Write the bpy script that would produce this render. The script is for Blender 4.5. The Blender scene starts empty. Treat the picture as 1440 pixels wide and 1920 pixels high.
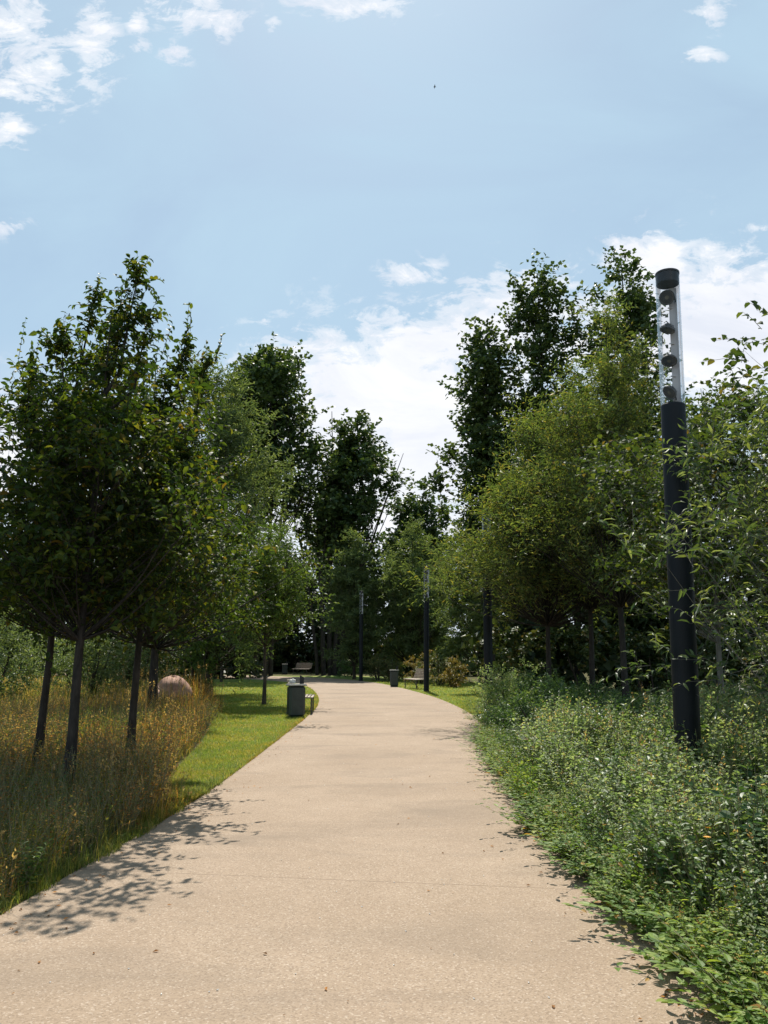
import bpy, math, numpy as np
from mathutils import Vector

# ------------------------------------------------------------------ camera, sky, sun, exposure
sc = bpy.context.scene
COL = sc.collection
FPX, PITCH, EYE = 1442.0, math.radians(10.5), 1.55
cam = bpy.data.cameras.new("camera")
cam.sensor_fit = 'VERTICAL'
cam.sensor_height = 36.0
cam.lens = 36.0 * FPX / 1920.0
cam.clip_start = 0.05
cam.clip_end = 3000
co = bpy.data.objects.new("camera", cam)
COL.objects.link(co)
co.location = (0, 0, EYE)
co.rotation_euler = (math.radians(90) + PITCH, 0, 0)
sc.camera = co

SUN_EL, SUN_AZ = math.radians(55), math.radians(-2.5)     # straight ahead of the camera (+Y)
sun = bpy.data.lights.new("sun", 'SUN')
sun.energy = 5.0
sun.angle = math.radians(0.5)
sun.color = (1.0, 0.94, 0.84)
so = bpy.data.objects.new("sun", sun)
COL.objects.link(so)
sd = Vector((math.sin(SUN_AZ) * math.cos(SUN_EL), math.cos(SUN_AZ) * math.cos(SUN_EL), math.sin(SUN_EL)))
so.rotation_euler = sd.to_track_quat('Z', 'Y').to_euler()
so.location = (0, 0, 40)

sc.view_settings.view_transform = 'Standard'
sc.view_settings.look = 'None'
sc.view_settings.exposure = 0.62
sc.view_settings.gamma = 1.0
sc.cycles.max_bounces = 8
sc.cycles.diffuse_bounces = 3
sc.cycles.glossy_bounces = 3
sc.cycles.transmission_bounces = 4
sc.cycles.transparent_max_bounces = 12
sc.cycles.sample_clamp_indirect = 6.0
sc.cycles.use_denoising = True
sc.cycles.use_adaptive_sampling = True
sc.cycles.adaptive_threshold = 0.015

def ray(px, py):
    f = np.array((0, math.cos(PITCH), math.sin(PITCH)))
    u = np.array((0, -math.sin(PITCH), math.cos(PITCH)))
    return f * FPX + u * (960 - py) + np.array((1.0, 0, 0)) * (px - 720)

def at(px, py, D):
    """the place at distance D (metres ahead) seen at a photo pixel"""
    d = ray(px, py)
    d = d * (D / d[1])
    return np.array((d[0], D, EYE + d[2]))

class NT:
    def __init__(s, tree):
        s.t = tree
        s.n = tree.nodes
        s.n.clear()
    def add(s, typ, **kw):
        nd = s.n.new(typ)
        for k, v in kw.items():
            setattr(nd, k, v)
        return nd
    def link(s, a, b):
        s.t.links.new(a, b)
    def math(s, op, a, b=None, c=None, clamp=False):
        nd = s.n.new('ShaderNodeMath')
        nd.operation = op
        nd.use_clamp = clamp
        for i, v in enumerate((a, b, c)):
            if v is None:
                continue
            if hasattr(v, 'links'):
                s.link(v, nd.inputs[i])
            else:
                nd.inputs[i].default_value = v
        return nd.outputs[0]
    def mix(s, fac, a, b, mode='MIX'):
        nd = s.n.new('ShaderNodeMix')
        nd.data_type = 'RGBA'
        nd.blend_type = mode
        for sock, v in ((nd.inputs[0], fac), (nd.inputs[6], a), (nd.inputs[7], b)):
            if hasattr(v, 'links'):
                s.link(v, sock)
            elif isinstance(v, (int, float)):
                sock.default_value = v
            else:
                sock.default_value = (*v, 1)
        return nd.outputs[2]
    def ramp(s, fac, stops, interp='LINEAR'):
        nd = s.n.new('ShaderNodeValToRGB')
        cr = nd.color_ramp
        cr.interpolation = interp
        while len(cr.elements) > 1:
            cr.elements.remove(cr.elements[-1])
        for i, (p, c) in enumerate(stops):
            e = cr.elements[0] if i == 0 else cr.elements.new(p)
            e.position = p
            e.color = (*c, 1) if not isinstance(c, (int, float)) else (c, c, c, 1)
        s.link(fac, nd.inputs[0])
        return nd.outputs[0]
    def noise(s, vec, scale, detail=4, rough=0.55, dist=0.0):
        nd = s.n.new('ShaderNodeTexNoise')
        nd.inputs['Scale'].default_value = scale
        nd.inputs['Detail'].default_value = detail
        nd.inputs['Roughness'].default_value = rough
        nd.inputs['Distortion'].default_value = dist
        if vec is not None:
            s.link(vec, nd.inputs['Vector'])
        return nd.outputs['Fac']

# world: daylight sky with broken cloud
W = bpy.data.worlds.new("World")
sc.world = W
W.use_nodes = True
w = NT(W.node_tree)
sky = w.add('ShaderNodeTexSky', sky_type='NISHITA')
sky.sun_disc = False
sky.sun_elevation = SUN_EL
sky.sun_rotation = SUN_AZ
sky.air_density = 1.0
sky.dust_density = 0.6
sky.ozone_density = 1.5
SKY_STRENGTH = 0.07
tc = w.add('ShaderNodeTexCoord')
sp = w.add('ShaderNodeSeparateXYZ')
w.link(tc.outputs['Generated'], sp.inputs[0])
ay = w.math('ADD', w.math('ABSOLUTE', sp.outputs[1]), 0.04)
ca = w.math('DIVIDE', sp.outputs[0], ay)
ce = w.math('DIVIDE', sp.outputs[2], ay)
CLOUDS = [  # photo pixel, half width, half height, weight
    (740, 770, 280, 150, 1.05), (1000, 560, 160, 60, .7), (880, 640, 210, 70, .85), (640, 700, 150, 75, .9), (560, 740, 90, 100, .7),
    (800, 860, 210, 120, .9), (690, 960, 260, 90, .8), (960, 600, 110, 50, .6),
    (1340, 620, 240, 130, 1.05), (1225, 490, 95, 60, .8), (1350, 475, 70, 26, .55), (1100, 560, 90, 60, .5),
    (-10, 860, 110, 120, .8), (780, 515, 75, 30, .55), (850, 552, 50, 18, .42), (500, 602, 22, 10, .45),
    (60, 130, 110, 80, .62), (170, 90, 60, 90, .55), (20, 40, 90, 70, .6), (15, 240, 45, 50, .5),
    (258, 40, 22, 30, .6), (328, 102, 30, 24, .65), (390, 30, 70, 45, .6), (265, 85, 28, 20, .4), (300, 15, 40, 35, .5),
    (650, 5, 130, 32, .5), (510, 45, 18, 25, .4), (1318, 105, 36, 20, .6), (1335, 30, 40, 40, .38), (15, 425, 50, 22, .4),
    (1430, 425, 30, 14, .5),
]
msum = None
for px, py, rx, ry, amp in CLOUDS:
    d0 = ray(px, py)
    a0, e0 = d0[0] / (d0[1] + .04 * np.linalg.norm(d0)), d0[2] / (d0[1] + .04 * np.linalg.norm(d0))
    dx = ray(px + rx, py); dy = ray(px, py - ry)
    ra = abs(dx[0] / dx[1] - d0[0] / d0[1]); re = abs(dy[2] / dy[1] - d0[2] / d0[1])
    u = w.math('MULTIPLY', w.math('SUBTRACT', ca, float(a0)), float(1 / ra))
    v = w.math('MULTIPLY', w.math('SUBTRACT', ce, float(e0)), float(1 / re))
    r2 = w.math('ADD', w.math('MULTIPLY', u, u), w.math('MULTIPLY', v, v))
    g = w.math('MULTIPLY', w.math('POWER', 2.718, w.math('MULTIPLY', r2, -0.9)), amp)
    msum = g if msum is None else w.math('MAXIMUM', msum, g)
cv = w.add('ShaderNodeCombineXYZ')
w.link(w.math('MULTIPLY', ca, 1.0), cv.inputs[0])
w.link(w.math('MULTIPLY', ce, 1.7), cv.inputs[1])
cn = w.noise(cv.outputs[0], 12.0, 11, 0.66, 0.8)
cn2 = w.noise(cv.outputs[0], 30.0, 7, 0.65, 0.4)
tex = w.math('ADD', w.math('MULTIPLY', cn, 0.62), w.math('MULTIPLY', cn2, 0.38))
cl = w.math('ADD', msum, w.math('MULTIPLY', w.math('SUBTRACT', tex, 0.5), 2.9))
cmask = w.ramp(cl, [(0.24, 0.0), (0.5, 0.6), (0.76, 1.0)], 'EASE')
cmask = w.math('MULTIPLY', cmask, w.math('MULTIPLY', msum, 2.6, clamp=True), clamp=True)
shade = w.ramp(w.noise(cv.outputs[0], 5.0, 8, 0.62, 0.5), [(0.32, (7.6, 8.0, 8.9)), (0.6, (9.6, 9.7, 10.0))])
# thin high veil that evens the blue out and a milky horizon
veil = w.ramp(ce, [(0.0, 0.85), (0.28, 0.8), (0.6, 0.74), (1.0, 0.7)])
veil2 = w.math('ADD', veil, w.math('MULTIPLY', w.math('SUBTRACT', w.noise(cv.outputs[0], 2.2, 5, .55, .8), .5), .7), clamp=True)
base = w.mix(veil2, sky.outputs[0], (4.9, 6.75, 8.15))
hz = w.ramp(ce, [(0.0, 0.85), (0.18, 0.6), (0.42, 0.0)])
base = w.mix(hz, base, (8.0, 8.6, 9.3))
skyc = w.mix(cmask, base, shade)
bg = w.add('ShaderNodeBackground')
bg.inputs[1].default_value = SKY_STRENGTH
w.link(skyc, bg.inputs[0])
wo = w.add('ShaderNodeOutputWorld')
w.link(bg.outputs[0], wo.inputs[0])

# ------------------------------------------------------------------ mesh helpers
RNG = np.random.default_rng(7)

def nrm(a):
    return a / np.maximum(np.linalg.norm(a, axis=-1, keepdims=True), 1e-9)

class Acc:
    """collects vertices and faces for ONE mesh object"""
    def __init__(s):
        s.v, s.f, s.m, s.t, s.n = [], [], [], [], 0
    def add(s, v, f, mat=0, tip=None):
        v = np.asarray(v, dtype=np.float32).reshape(-1, 3)
        f = np.asarray(f, dtype=np.int64)
        s.v.append(v)
        s.f.append(f + s.n)
        s.m.append(np.full(len(f), mat, dtype=np.int32))
        s.t.append(np.zeros(len(v), np.float32) if tip is None else np.asarray(tip, np.float32).reshape(-1))
        s.n += len(v)
    def build(s, name, mats, parent=None, loc=None, smooth=False):
        me = bpy.data.meshes.new(name)
        V = np.concatenate(s.v)
        me.vertices.add(len(V))
        me.vertices.foreach_set('co', V.ravel())
        sizes = np.concatenate([np.full(len(f), f.shape[1], np.int32) for f in s.f])
        idx = np.concatenate([f.ravel() for f in s.f]).astype(np.int32)
        me.loops.add(len(idx))
        me.loops.foreach_set('vertex_index', idx)
        me.polygons.add(len(sizes))
        st = np.concatenate(([0], np.cumsum(sizes)[:-1])).astype(np.int32)
        me.polygons.foreach_set('loop_start', st)
        me.polygons.foreach_set('material_index', np.concatenate(s.m))
        me.polygons.foreach_set('use_smooth', np.full(len(sizes), smooth, bool))
        T = np.concatenate(s.t)
        if T.any():
            at_ = me.attributes.new('tip', 'FLOAT', 'POINT')
            at_.data.foreach_set('value', T)
        for m in (mats if isinstance(mats, (list, tuple)) else [mats]):
            me.materials.append(m)
        me.update(calc_edges=True)
        me.validate()
        o = bpy.data.objects.new(name, me)
        COL.objects.link(o)
        if parent is not None:
            o.parent = parent
        if loc is not None:
            o.location = loc
        return o

def tag(o, label=None, cat=None, group=None, kind=None):
    if label: o['label'] = label
    if cat: o['category'] = cat
    if group: o['group'] = group
    if kind: o['kind'] = kind
    return o

def thing(name, label, cat, loc=(0, 0, 0), rz=0.0, group=None):
    o = bpy.data.objects.new(name, None)
    o.empty_display_size = .2
    COL.objects.link(o)
    o.location = [float(c) for c in loc]
    o.rotation_euler = (0, 0, rz)
    return tag(o, label, cat, group)

def tube(acc, pts, rad, sides=6, mat=0, cap=True):
    pts = np.asarray(pts, float)
    K = len(pts)
    rad = np.broadcast_to(np.asarray(rad, float), (K,))
    tan = nrm(np.gradient(pts, axis=0))
    ref = np.array((1.0, 0, 0)) if abs(tan[:, 2]).mean() > .6 else np.array((0, 0, 1.0))
    s1 = nrm(np.cross(tan, ref))
    s2 = np.cross(tan, s1)
    a = np.arange(sides) * 2 * math.pi / sides
    ring = pts[:, None, :] + rad[:, None, None] * (np.cos(a)[None, :, None] * s1[:, None, :] + np.sin(a)[None, :, None] * s2[:, None, :])
    i = np.arange(K - 1)[:, None] * sides
    j = np.arange(sides)[None, :]
    jn = (j + 1) % sides
    f = np.stack([i + j, i + jn, i + sides + jn, i + sides + j], -1).reshape(-1, 4)
    acc.add(ring.reshape(-1, 3), f, mat)
    if cap:
        for e in (0, K - 1):
            c = pts[e]
            v = np.vstack([ring[e], c])
            o = np.arange(sides)
            ff = np.stack([o, (o + 1) % sides, np.full(sides, sides)], -1)
            acc.add(v, ff if e else ff[:, ::-1], mat)

def prisms(acc, P0, P1, r0, r1, mat=0, sides=3):
    """many thin straight stems"""
    d = nrm(P1 - P0)
    ref = np.where(np.abs(d[:, 2:3]) > .8, np.array([[1.0, 0, 0]]), np.array([[0, 0, 1.0]]))
    s1 = nrm(np.cross(d, ref)); s2 = np.cross(d, s1)
    a = np.arange(sides) * 2 * math.pi / sides
    off = np.cos(a)[None, :, None] * s1[:, None] + np.sin(a)[None, :, None] * s2[:, None]
    r0 = np.broadcast_to(r0, (len(P0),))[:, None, None]; r1 = np.broadcast_to(r1, (len(P0),))[:, None, None]
    v = np.concatenate([P0[:, None] + off * r0, P1[:, None] + off * r1], 1)
    j = np.arange(sides); jn = (j + 1) % sides
    f = np.stack([j, jn, jn + sides, j + sides], -1)
    F = f[None] + (np.arange(len(P0)) * 2 * sides)[:, None, None]
    acc.add(v.reshape(-1, 3), F.reshape(-1, 4), mat)

def box(acc, c, s, mat=0, rz=0.0, bev=0.0):
    c = np.asarray(c, float); h = np.asarray(s, float) / 2
    if bev > 0:
        b = min(bev, h.min() * .9)
        vs, fs = [], []
        import itertools
        # chamfered box: 24 corner points
        idx = {}
        for sx, sy, sz in itertools.product((-1, 1), repeat=3):
            for k in range(3):
                p = np.array((sx, sy, sz)) * (h - b)
                p[k] = (sx, sy, sz)[k] * h[k]
                idx[(sx, sy, sz, k)] = len(vs); vs.append(p)
        for k in range(3):
            a_, b_ = [i for i in range(3) if i != k]
            for sg in (-1, 1):
                q = []
                for sa, sb in ((-1, -1), (1, -1), (1, 1), (-1, 1)):
                    t = [0, 0, 0]; t[k] = sg; t[a_] = sa; t[b_] = sb
                    q.append(idx[(*t, k)])
                fs.append(q)
        for k in range(3):  # edges along axis k
            a_, b_ = [i for i in range(3) if i != k]
            for sa in (-1, 1):
                for sb in (-1, 1):
                    t0 = [0, 0, 0]; t0[a_] = sa; t0[b_] = sb; t0[k] = -1
                    t1 = list(t0); t1[k] = 1
                    fs.append([idx[(*t0, a_)], idx[(*t0, b_)], idx[(*t1, b_)], idx[(*t1, a_)]])
        v = np.array(vs)
        tri = [[idx[(sx, sy, sz, 0)], idx[(sx, sy, sz, 1)], idx[(sx, sy, sz, 2)]] for sx, sy, sz in itertools.product((-1, 1), repeat=3)]
    else:
        v = np.array([(x, y, z) for x in (-1, 1) for y in (-1, 1) for z in (-1, 1)]) * h
        fs = [[0, 1, 3, 2], [4, 6, 7, 5], [0, 4, 5, 1], [2, 3, 7, 6], [0, 2, 6, 4], [1, 5, 7, 3]]
        tri = None
    cs, sn = math.cos(rz), math.sin(rz)
    v = np.stack([v[:, 0] * cs - v[:, 1] * sn, v[:, 0] * sn + v[:, 1] * cs, v[:, 2]], -1) + c
    n0 = acc.n
    acc.add(v, fs, mat)
    if tri:
        acc.f.append(np.asarray(tri, np.int64) + n0)
        acc.m.append(np.full(len(tri), mat, np.int32))

def lathe(acc, prof, sides=24, mat=0, center=(0, 0, 0)):
    prof = np.asarray(prof, float)
    a = np.arange(sides) * 2 * math.pi / sides
    v = np.stack([prof[:, 0:1] * np.cos(a), prof[:, 0:1] * np.sin(a), np.broadcast_to(prof[:, 1:2], (len(prof), sides))], -1) + np.asarray(center)
    i = np.arange(len(prof) - 1)[:, None] * sides
    j = np.arange(sides)[None]; jn = (j + 1) % sides
    f = np.stack([i + j, i + jn, i + sides + jn, i + sides + j], -1).reshape(-1, 4)
    acc.add(v.reshape(-1, 3), f, mat)

# leaf templates: (along, side, normal), triangles, tip value
def leaf_tmpl(kind):
    if kind == 'dia':
        v = [(0, 0, 0), (.45, .5, .12), (1, 0, -.06), (.45, -.5, .12)]
        f = [(0, 1, 2), (0, 2, 3)]
    elif kind == 'oval':
        v = [(0, 0, 0), (.25, .42, .08), (.65, .42, .06), (1, 0, -.1), (.65, -.42, .06), (.25, -.42, .08)]
        f = [(0, 1, 2), (0, 2, 3), (0, 3, 4), (0, 4, 5)]
    elif kind == 'long':      # slender arching leaf
        v = [(0, 0, 0), (.3, .5, .1), (.3, -.5, .1), (.68, .42, .03), (.68, -.42, .03), (1, 0, -.22), (.3, 0, .04), (.68, 0, -.04)]
        f = [(0, 1, 6), (0, 6, 2), (1, 3, 6), (6, 3, 7), (6, 7, 2), (7, 4, 2), (3, 5, 7), (7, 5, 4)]
    elif kind == 'cup':       # ovate leaf with a midrib fold
        v = [(0, 0, 0), (.3, .46, .14), (.68, .36, .1), (1, 0, -.12), (.68, -.36, .1), (.3, -.46, .14), (.5, 0, .02)]
        f = [(0, 1, 6), (1, 2, 6), (2, 3, 6), (3, 4, 6), (4, 5, 6), (5, 0, 6)]
    return np.array(v, float), np.array(f)

def leaves(acc, P, Dv, N, L, wr, kind='dia', mat=0, rng=RNG):
    tv, tf = leaf_tmpl(kind)
    Dv = nrm(Dv)
    S = nrm(np.cross(N, Dv))
    N = np.cross(Dv, S)
    L = np.asarray(L)[:, None, None]
    wr = np.broadcast_to(wr, (len(P),))[:, None, None]
    v = P[:, None] + L * (tv[None, :, 0:1] * Dv[:, None] + tv[None, :, 1:2] * wr * S[:, None] + tv[None, :, 2:3] * N[:, None])
    F = tf[None] + (np.arange(len(P)) * len(tv))[:, None, None]
    acc.add(v.reshape(-1, 3), F.reshape(-1, 3), mat)

def blades(acc, P, H, Wd, lean, az, mat=0, segs=3):
    """grass blades: tapered, bending along az"""
    n = len(P)
    if n == 0:
        return
    t = np.linspace(0, 1, segs + 1)
    hz = np.stack([np.cos(az), np.sin(az), np.zeros(n)], -1)
    sd_ = np.stack([-np.sin(az), np.cos(az), np.zeros(n)], -1)
    c = P[:, None] + np.array((0, 0, 1.0)) * (H[:, None, None] * (t * (1 - .35 * np.clip(lean, 0, 1)[:, None] * t))[..., None]) + hz[:, None] * (lean * H)[:, None, None] * (t ** 2)[None, :, None]
    wd = (Wd[:, None] * (1 - t ** 1.6))[..., None] * .5
    l = c[:, :-1] - sd_[:, None] * wd[:, :-1]
    r = c[:, :-1] + sd_[:, None] * wd[:, :-1]
    v = np.concatenate([np.stack([l, r], 2).reshape(n, -1, 3), c[:, -1:]], 1)
    nv = 2 * segs + 1
    tip = np.broadcast_to(np.concatenate([np.repeat(t[:-1], 2), [1.0]]), (n, nv))
    f = []
    for k in range(segs - 1):
        a = 2 * k
        f += [(a, a + 1, a + 3), (a, a + 3, a + 2)]
    a = 2 * (segs - 1)
    f.append((a, a + 1, a + 2))
    F = np.array(f)[None] + (np.arange(n) * nv)[:, None, None]
    acc.add(v.reshape(-1, 3), F.reshape(-1, 3), mat, tip.ravel())

# ------------------------------------------------------------------ materials
def mat(name):
    m = bpy.data.materials.new(name)
    m.use_nodes = True
    t = NT(m.node_tree)
    out = t.add('ShaderNodeOutputMaterial')
    return m, t, out

def leaf_mat(name, stops, trans=0.35, rough=0.5, spec=0.35, tcol=(1.35, 1.25, 0.55), patch=None, tipcol=None):
    """stops: (position, colour) across the random value of each leaf"""
    m, t, out = mat(name)
    geo = t.add('ShaderNodeNewGeometry')
    c = t.ramp(geo.outputs['Random Per Island'], stops)
    tcn = t.add('ShaderNodeTexCoord')
    nz = t.noise(tcn.outputs['Object'], 1.3, 3, .5)
    c = t.mix(t.ramp(nz, [(.38, 0.0), (.62, 1.0)]), c, t.mix(1.0, c, (patch or (1.25, 1.12, .8)), 'MULTIPLY'))
    if tipcol:
        a = t.add('ShaderNodeAttribute', attribute_name='tip')
        c = t.mix(t.ramp(a.outputs['Fac'], [(.15, 0.0), (.75, 1.0)]), t.mix(1.0, c, tipcol, 'MULTIPLY'), c)
    p = t.add('ShaderNodeBsdfPrincipled')
    t.link(c, p.inputs['Base Color'])
    p.inputs['Roughness'].default_value = rough
    p.inputs['Specular IOR Level'].default_value = spec
    tr = t.add('ShaderNodeBsdfTranslucent')
    t.link(t.mix(1.0, c, tcol, 'MULTIPLY'), tr.inputs['Color'])
    mx = t.add('ShaderNodeMixShader')
    mx.inputs[0].default_value = trans
    t.link(p.outputs[0], mx.inputs[1]); t.link(tr.outputs[0], mx.inputs[2])
    t.link(mx.outputs[0], out.inputs[0])
    return m

def bark_mat(name, c1, c2, scale=18):
    m, t, out = mat(name)
    tcn = t.add('ShaderNodeTexCoord')
    mp = t.add('ShaderNodeMapping'); mp.inputs['Scale'].default_value = (1, 1, .25)
    t.link(tcn.outputs['Object'], mp.inputs[0])
    n = t.noise(mp.outputs[0], scale, 6, .6)
    n2 = t.noise(tcn.outputs['Object'], 2.5, 4, .6)
    c = t.ramp(t.math('ADD', t.math('MULTIPLY', n, .7), t.math('MULTIPLY', n2, .3)), [(.35, c1), (.65, c2)])
    p = t.add('ShaderNodeBsdfPrincipled'); p.inputs['Roughness'].default_value = .9
    p.inputs['Specular IOR Level'].default_value = .15
    t.link(c, p.inputs['Base Color'])
    b = t.add('ShaderNodeBump'); b.inputs['Strength'].default_value = .5; b.inputs['Distance'].default_value = .02
    t.link(n, b.inputs['Height']); t.link(b.outputs[0], p.inputs['Normal'])
    t.link(p.outputs[0], out.inputs[0])
    return m

def plain_mat(name, c1, c2, rough=.5, metal=0.0, scale=8, bump=0.0, spec=.5):
    m, t, out = mat(name)
    tcn = t.add('ShaderNodeTexCoord')
    n = t.noise(tcn.outputs['Object'], scale, 5, .6)
    p = t.add('ShaderNodeBsdfPrincipled')
    t.link(t.ramp(n, [(.35, c1), (.68, c2)]), p.inputs['Base Color'])
    t.link(t.math('ADD', rough - .08, t.math('MULTIPLY', n, .18)), p.inputs['Roughness'])
    p.inputs['Metallic'].default_value = metal
    p.inputs['Specular IOR Level'].default_value = spec
    if bump:
        b = t.add('ShaderNodeBump'); b.inputs['Strength'].default_value = bump; b.inputs['Distance'].default_value = .01
        t.link(t.noise(tcn.outputs['Object'], scale * 8, 4, .6), b.inputs['Height']); t.link(b.outputs[0], p.inputs['Normal'])
    t.link(p.outputs[0], out.inputs[0])
    return m

M = {}
M['hornbeam'] = leaf_mat('hornbeam_leaf', [(0, (.02, .042, .014)), (.45, (.032, .06, .016)), (.8, (.065, .095, .018)), (.95, (.11, .12, .024)), (.98, (.12, .1, .025)), (1, (.10, .07, .02))], trans=.46, rough=.55, spec=.25, patch=(1.3, 1.25, .8), tcol=(1.5, 1.4, .5))
M['poplar'] = leaf_mat('poplar_leaf', [(0, (.028, .062, .026)), (.6, (.048, .088, .034)), (1, (.11, .16, .06))], trans=.3, rough=.5, spec=.35)
M['willow'] = leaf_mat('willow_leaf', [(0, (.06, .105, .04)), (.5, (.115, .165, .06)), (.9, (.2, .235, .095)), (1, (.28, .22, .06))], trans=.46, rough=.5, spec=.4, patch=(1.2, 1.12, .7), tcol=(1.25,1.25,.5))
M['silver'] = leaf_mat('silver_willow_leaf', [(0, (.065, .11, .05)), (.5, (.10, .15, .07)), (1, (.17, .22, .11))], trans=.42, rough=.52, spec=.35, patch=(1.2, 1.15, .9))
M['lime'] = leaf_mat('young_tree_leaf', [(0, (.05, .10, .025)), (.5, (.075, .14, .03)), (1, (.13, .19, .05))], trans=.4)
M['roundleaf'] = leaf_mat('alder_leaf', [(0, (.03, .06, .02)), (.6, (.05, .085, .025)), (.95, (.09, .13, .035)), (1, (.12, .09, .03))], trans=.42, rough=.6, spec=.2)
M['osier'] = leaf_mat('osier_leaf', [(0, (.035, .07, .028)), (.5, (.06, .105, .04)), (1, (.19, .25, .12))], trans=.42, rough=.46, spec=.45)
M['dark'] = leaf_mat('wood_leaf', [(0, (.02, .04, .018)), (.6, (.032, .055, .022)), (1, (.06, .085, .035))], trans=.2)
M['hedge'] = leaf_mat('hedge_leaf', [(0, (.028, .055, .02)), (.6, (.05, .08, .025)), (.9, (.11, .12, .04)), (1, (.15, .11, .05))], trans=.25)
M['shrub'] = leaf_mat('shrub_leaf', [(0, (.06, .09, .035)), (.6, (.10, .13, .05)), (.9, (.17, .18, .08)), (1, (.24, .18, .07))], trans=.3)
M['gold'] = leaf_mat('golden_shrub_leaf', [(0, (.10, .11, .03)), (.6, (.20, .17, .05)), (1, (.32, .22, .08))], trans=.3)
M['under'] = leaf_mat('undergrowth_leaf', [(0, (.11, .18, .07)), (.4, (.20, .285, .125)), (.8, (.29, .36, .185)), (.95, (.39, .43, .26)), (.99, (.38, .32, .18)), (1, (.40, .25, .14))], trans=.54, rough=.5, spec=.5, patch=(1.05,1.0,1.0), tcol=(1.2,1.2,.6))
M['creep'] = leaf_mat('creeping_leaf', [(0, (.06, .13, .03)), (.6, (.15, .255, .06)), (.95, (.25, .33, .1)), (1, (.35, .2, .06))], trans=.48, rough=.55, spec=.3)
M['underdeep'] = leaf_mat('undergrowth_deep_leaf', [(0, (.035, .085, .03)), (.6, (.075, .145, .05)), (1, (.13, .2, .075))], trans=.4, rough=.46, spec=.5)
M['seed'] = leaf_mat('seed_head', [(0, (.26, .19, .11)), (.5, (.38, .27, .16)), (1, (.5, .4, .26))], trans=.5, rough=.8, spec=.1)
M['meadow'] = leaf_mat('meadow_grass', [(0, (.10, .13, .035)), (.3, (.2, .2, .055)), (.55, (.38, .28, .10)), (.85, (.56, .41, .19)), (1, (.45, .22, .09))], trans=.58, rough=.7, spec=.15, patch=(1.15, .85, .7), tipcol=(.5, .75, .5))
M['rust'] = leaf_mat('rusty_dry_leaf', [(0, (.12, .06, .025)), (.6, (.24, .12, .05)), (1, (.46, .25, .11))], trans=.55, rough=.7, spec=.15)
M['greengrass'] = leaf_mat('long_green_grass', [(0, (.06, .11, .03)), (.6, (.14, .19, .05)), (1, (.3, .28, .1))], trans=.5, rough=.6, spec=.2)
M['lawn_blade'] = leaf_mat('lawn_blade', [(0, (.12, .19, .042)), (.6, (.18, .26, .06)), (.85, (.26, .3, .09)), (1, (.4, .33, .15))], trans=.48, rough=.6, spec=.2, patch=(1.35, 1.05, .9))
M['stalk'] = plain_mat('stalk', (.10, .11, .05), (.2, .17, .09), .8)
M['petal'] = leaf_mat('flower_petal', [(0, (.7, .32, .03)), (1, (.75, .45, .05))], trans=.3, patch=(1, 1, 1))
M['bark_dark'] = bark_mat('dark_bark', (.018, .017, .016), (.06, .052, .045))
M['bark_brown'] = bark_mat('brown_bark', (.03, .026, .022), (.085, .07, .056))
M['bark_grey'] = bark_mat('grey_bark', (.07, .07, .06), (.2, .19, .17))
M['lamp_black'] = plain_mat('black_lamp_steel', (.006, .009, .013), (.010, .014, .019), .5, 0.0, 3, spec=.2)
M['spot_grey'] = plain_mat('spotlight_housing', (.03, .035, .038), (.05, .055, .06), .45, .3, 10)
M['lens'] = plain_mat('spotlight_lens', (.10, .10, .085), (.16, .155, .13), .2, 0, 20)
M['rail'] = plain_mat('mounting_rail_paint', (.42, .41, .43), (.5, .49, .5), .5, 0.2, 6)
M['bin'] = plain_mat('bin_paint', (.025, .036, .034), (.042, .055, .05), .5, 0, 6, .1)
M['bin_rim'] = plain_mat('bin_rim_metal', (.14, .145, .135), (.22, .22, .2), .4, .3, 14)
M['bin_hood'] = plain_mat('bin_hood_paint', (.012, .014, .016), (.02, .022, .024), .45, 0, 8)
M['slat'] = plain_mat('bench_slat_wood', (.22, .17, .13), (.36, .30, .24), .7, 0, 9, .2)
M['bench_leg'] = plain_mat('bench_steel', (.06, .055, .05), (.10, .09, .08), .5, .3, 9)
M['paper'] = plain_mat('paper', (.62, .6, .56), (.78, .76, .72), .9, 0, 9)
M['stone'] = plain_mat('pink_stone', (.30, .17, .12), (.48, .31, .24), .85, 0, 5, .5, .2)
M['twig'] = plain_mat('dry_twig', (.05, .035, .02), (.12, .085, .055), .9)
M['bird'] = plain_mat('bird_feather', (.02, .02, .022), (.04, .04, .042), .8)
M['sign'] = plain_mat('sign_grey', (.2, .2, .19), (.3, .29, .28), .6)

def glass_mat():
    m, t, out = mat('clear_lamp_tube')
    fr = t.add('ShaderNodeLayerWeight'); fr.inputs[0].default_value = .3
    tr = t.add('ShaderNodeBsdfTransparent'); tr.inputs[0].default_value = (.95, .955, .96, 1)
    gl = t.add('ShaderNodeBsdfGlossy'); gl.inputs['Roughness'].default_value = .06
    gl.inputs['Color'].default_value = (.85, .88, .9, 1)
    df = t.add('ShaderNodeBsdfTranslucent'); df.inputs['Color'].default_value = (.75, .75, .78, 1)
    tc_ = t.add('ShaderNodeTexCoord')
    dust = t.ramp(t.noise(tc_.outputs['Object'], 14, 6, .7), [(.5, 0.0), (.8, .05)])
    e = t.ramp(fr.outputs['Facing'], [(.8, 0.0), (.98, .5)])
    m1 = t.add('ShaderNodeMixShader'); t.link(t.math('MULTIPLY', fr.outputs['Fresnel'], .6), m1.inputs[0])
    t.link(tr.outputs[0], m1.inputs[1]); t.link(gl.outputs[0], m1.inputs[2])
    m2 = t.add('ShaderNodeMixShader'); t.link(t.math('MAXIMUM', dust, e), m2.inputs[0])
    t.link(m1.outputs[0], m2.inputs[1]); t.link(df.outputs[0], m2.inputs[2])
    t.link(m2.outputs[0], out.inputs[0])
    return m
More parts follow.
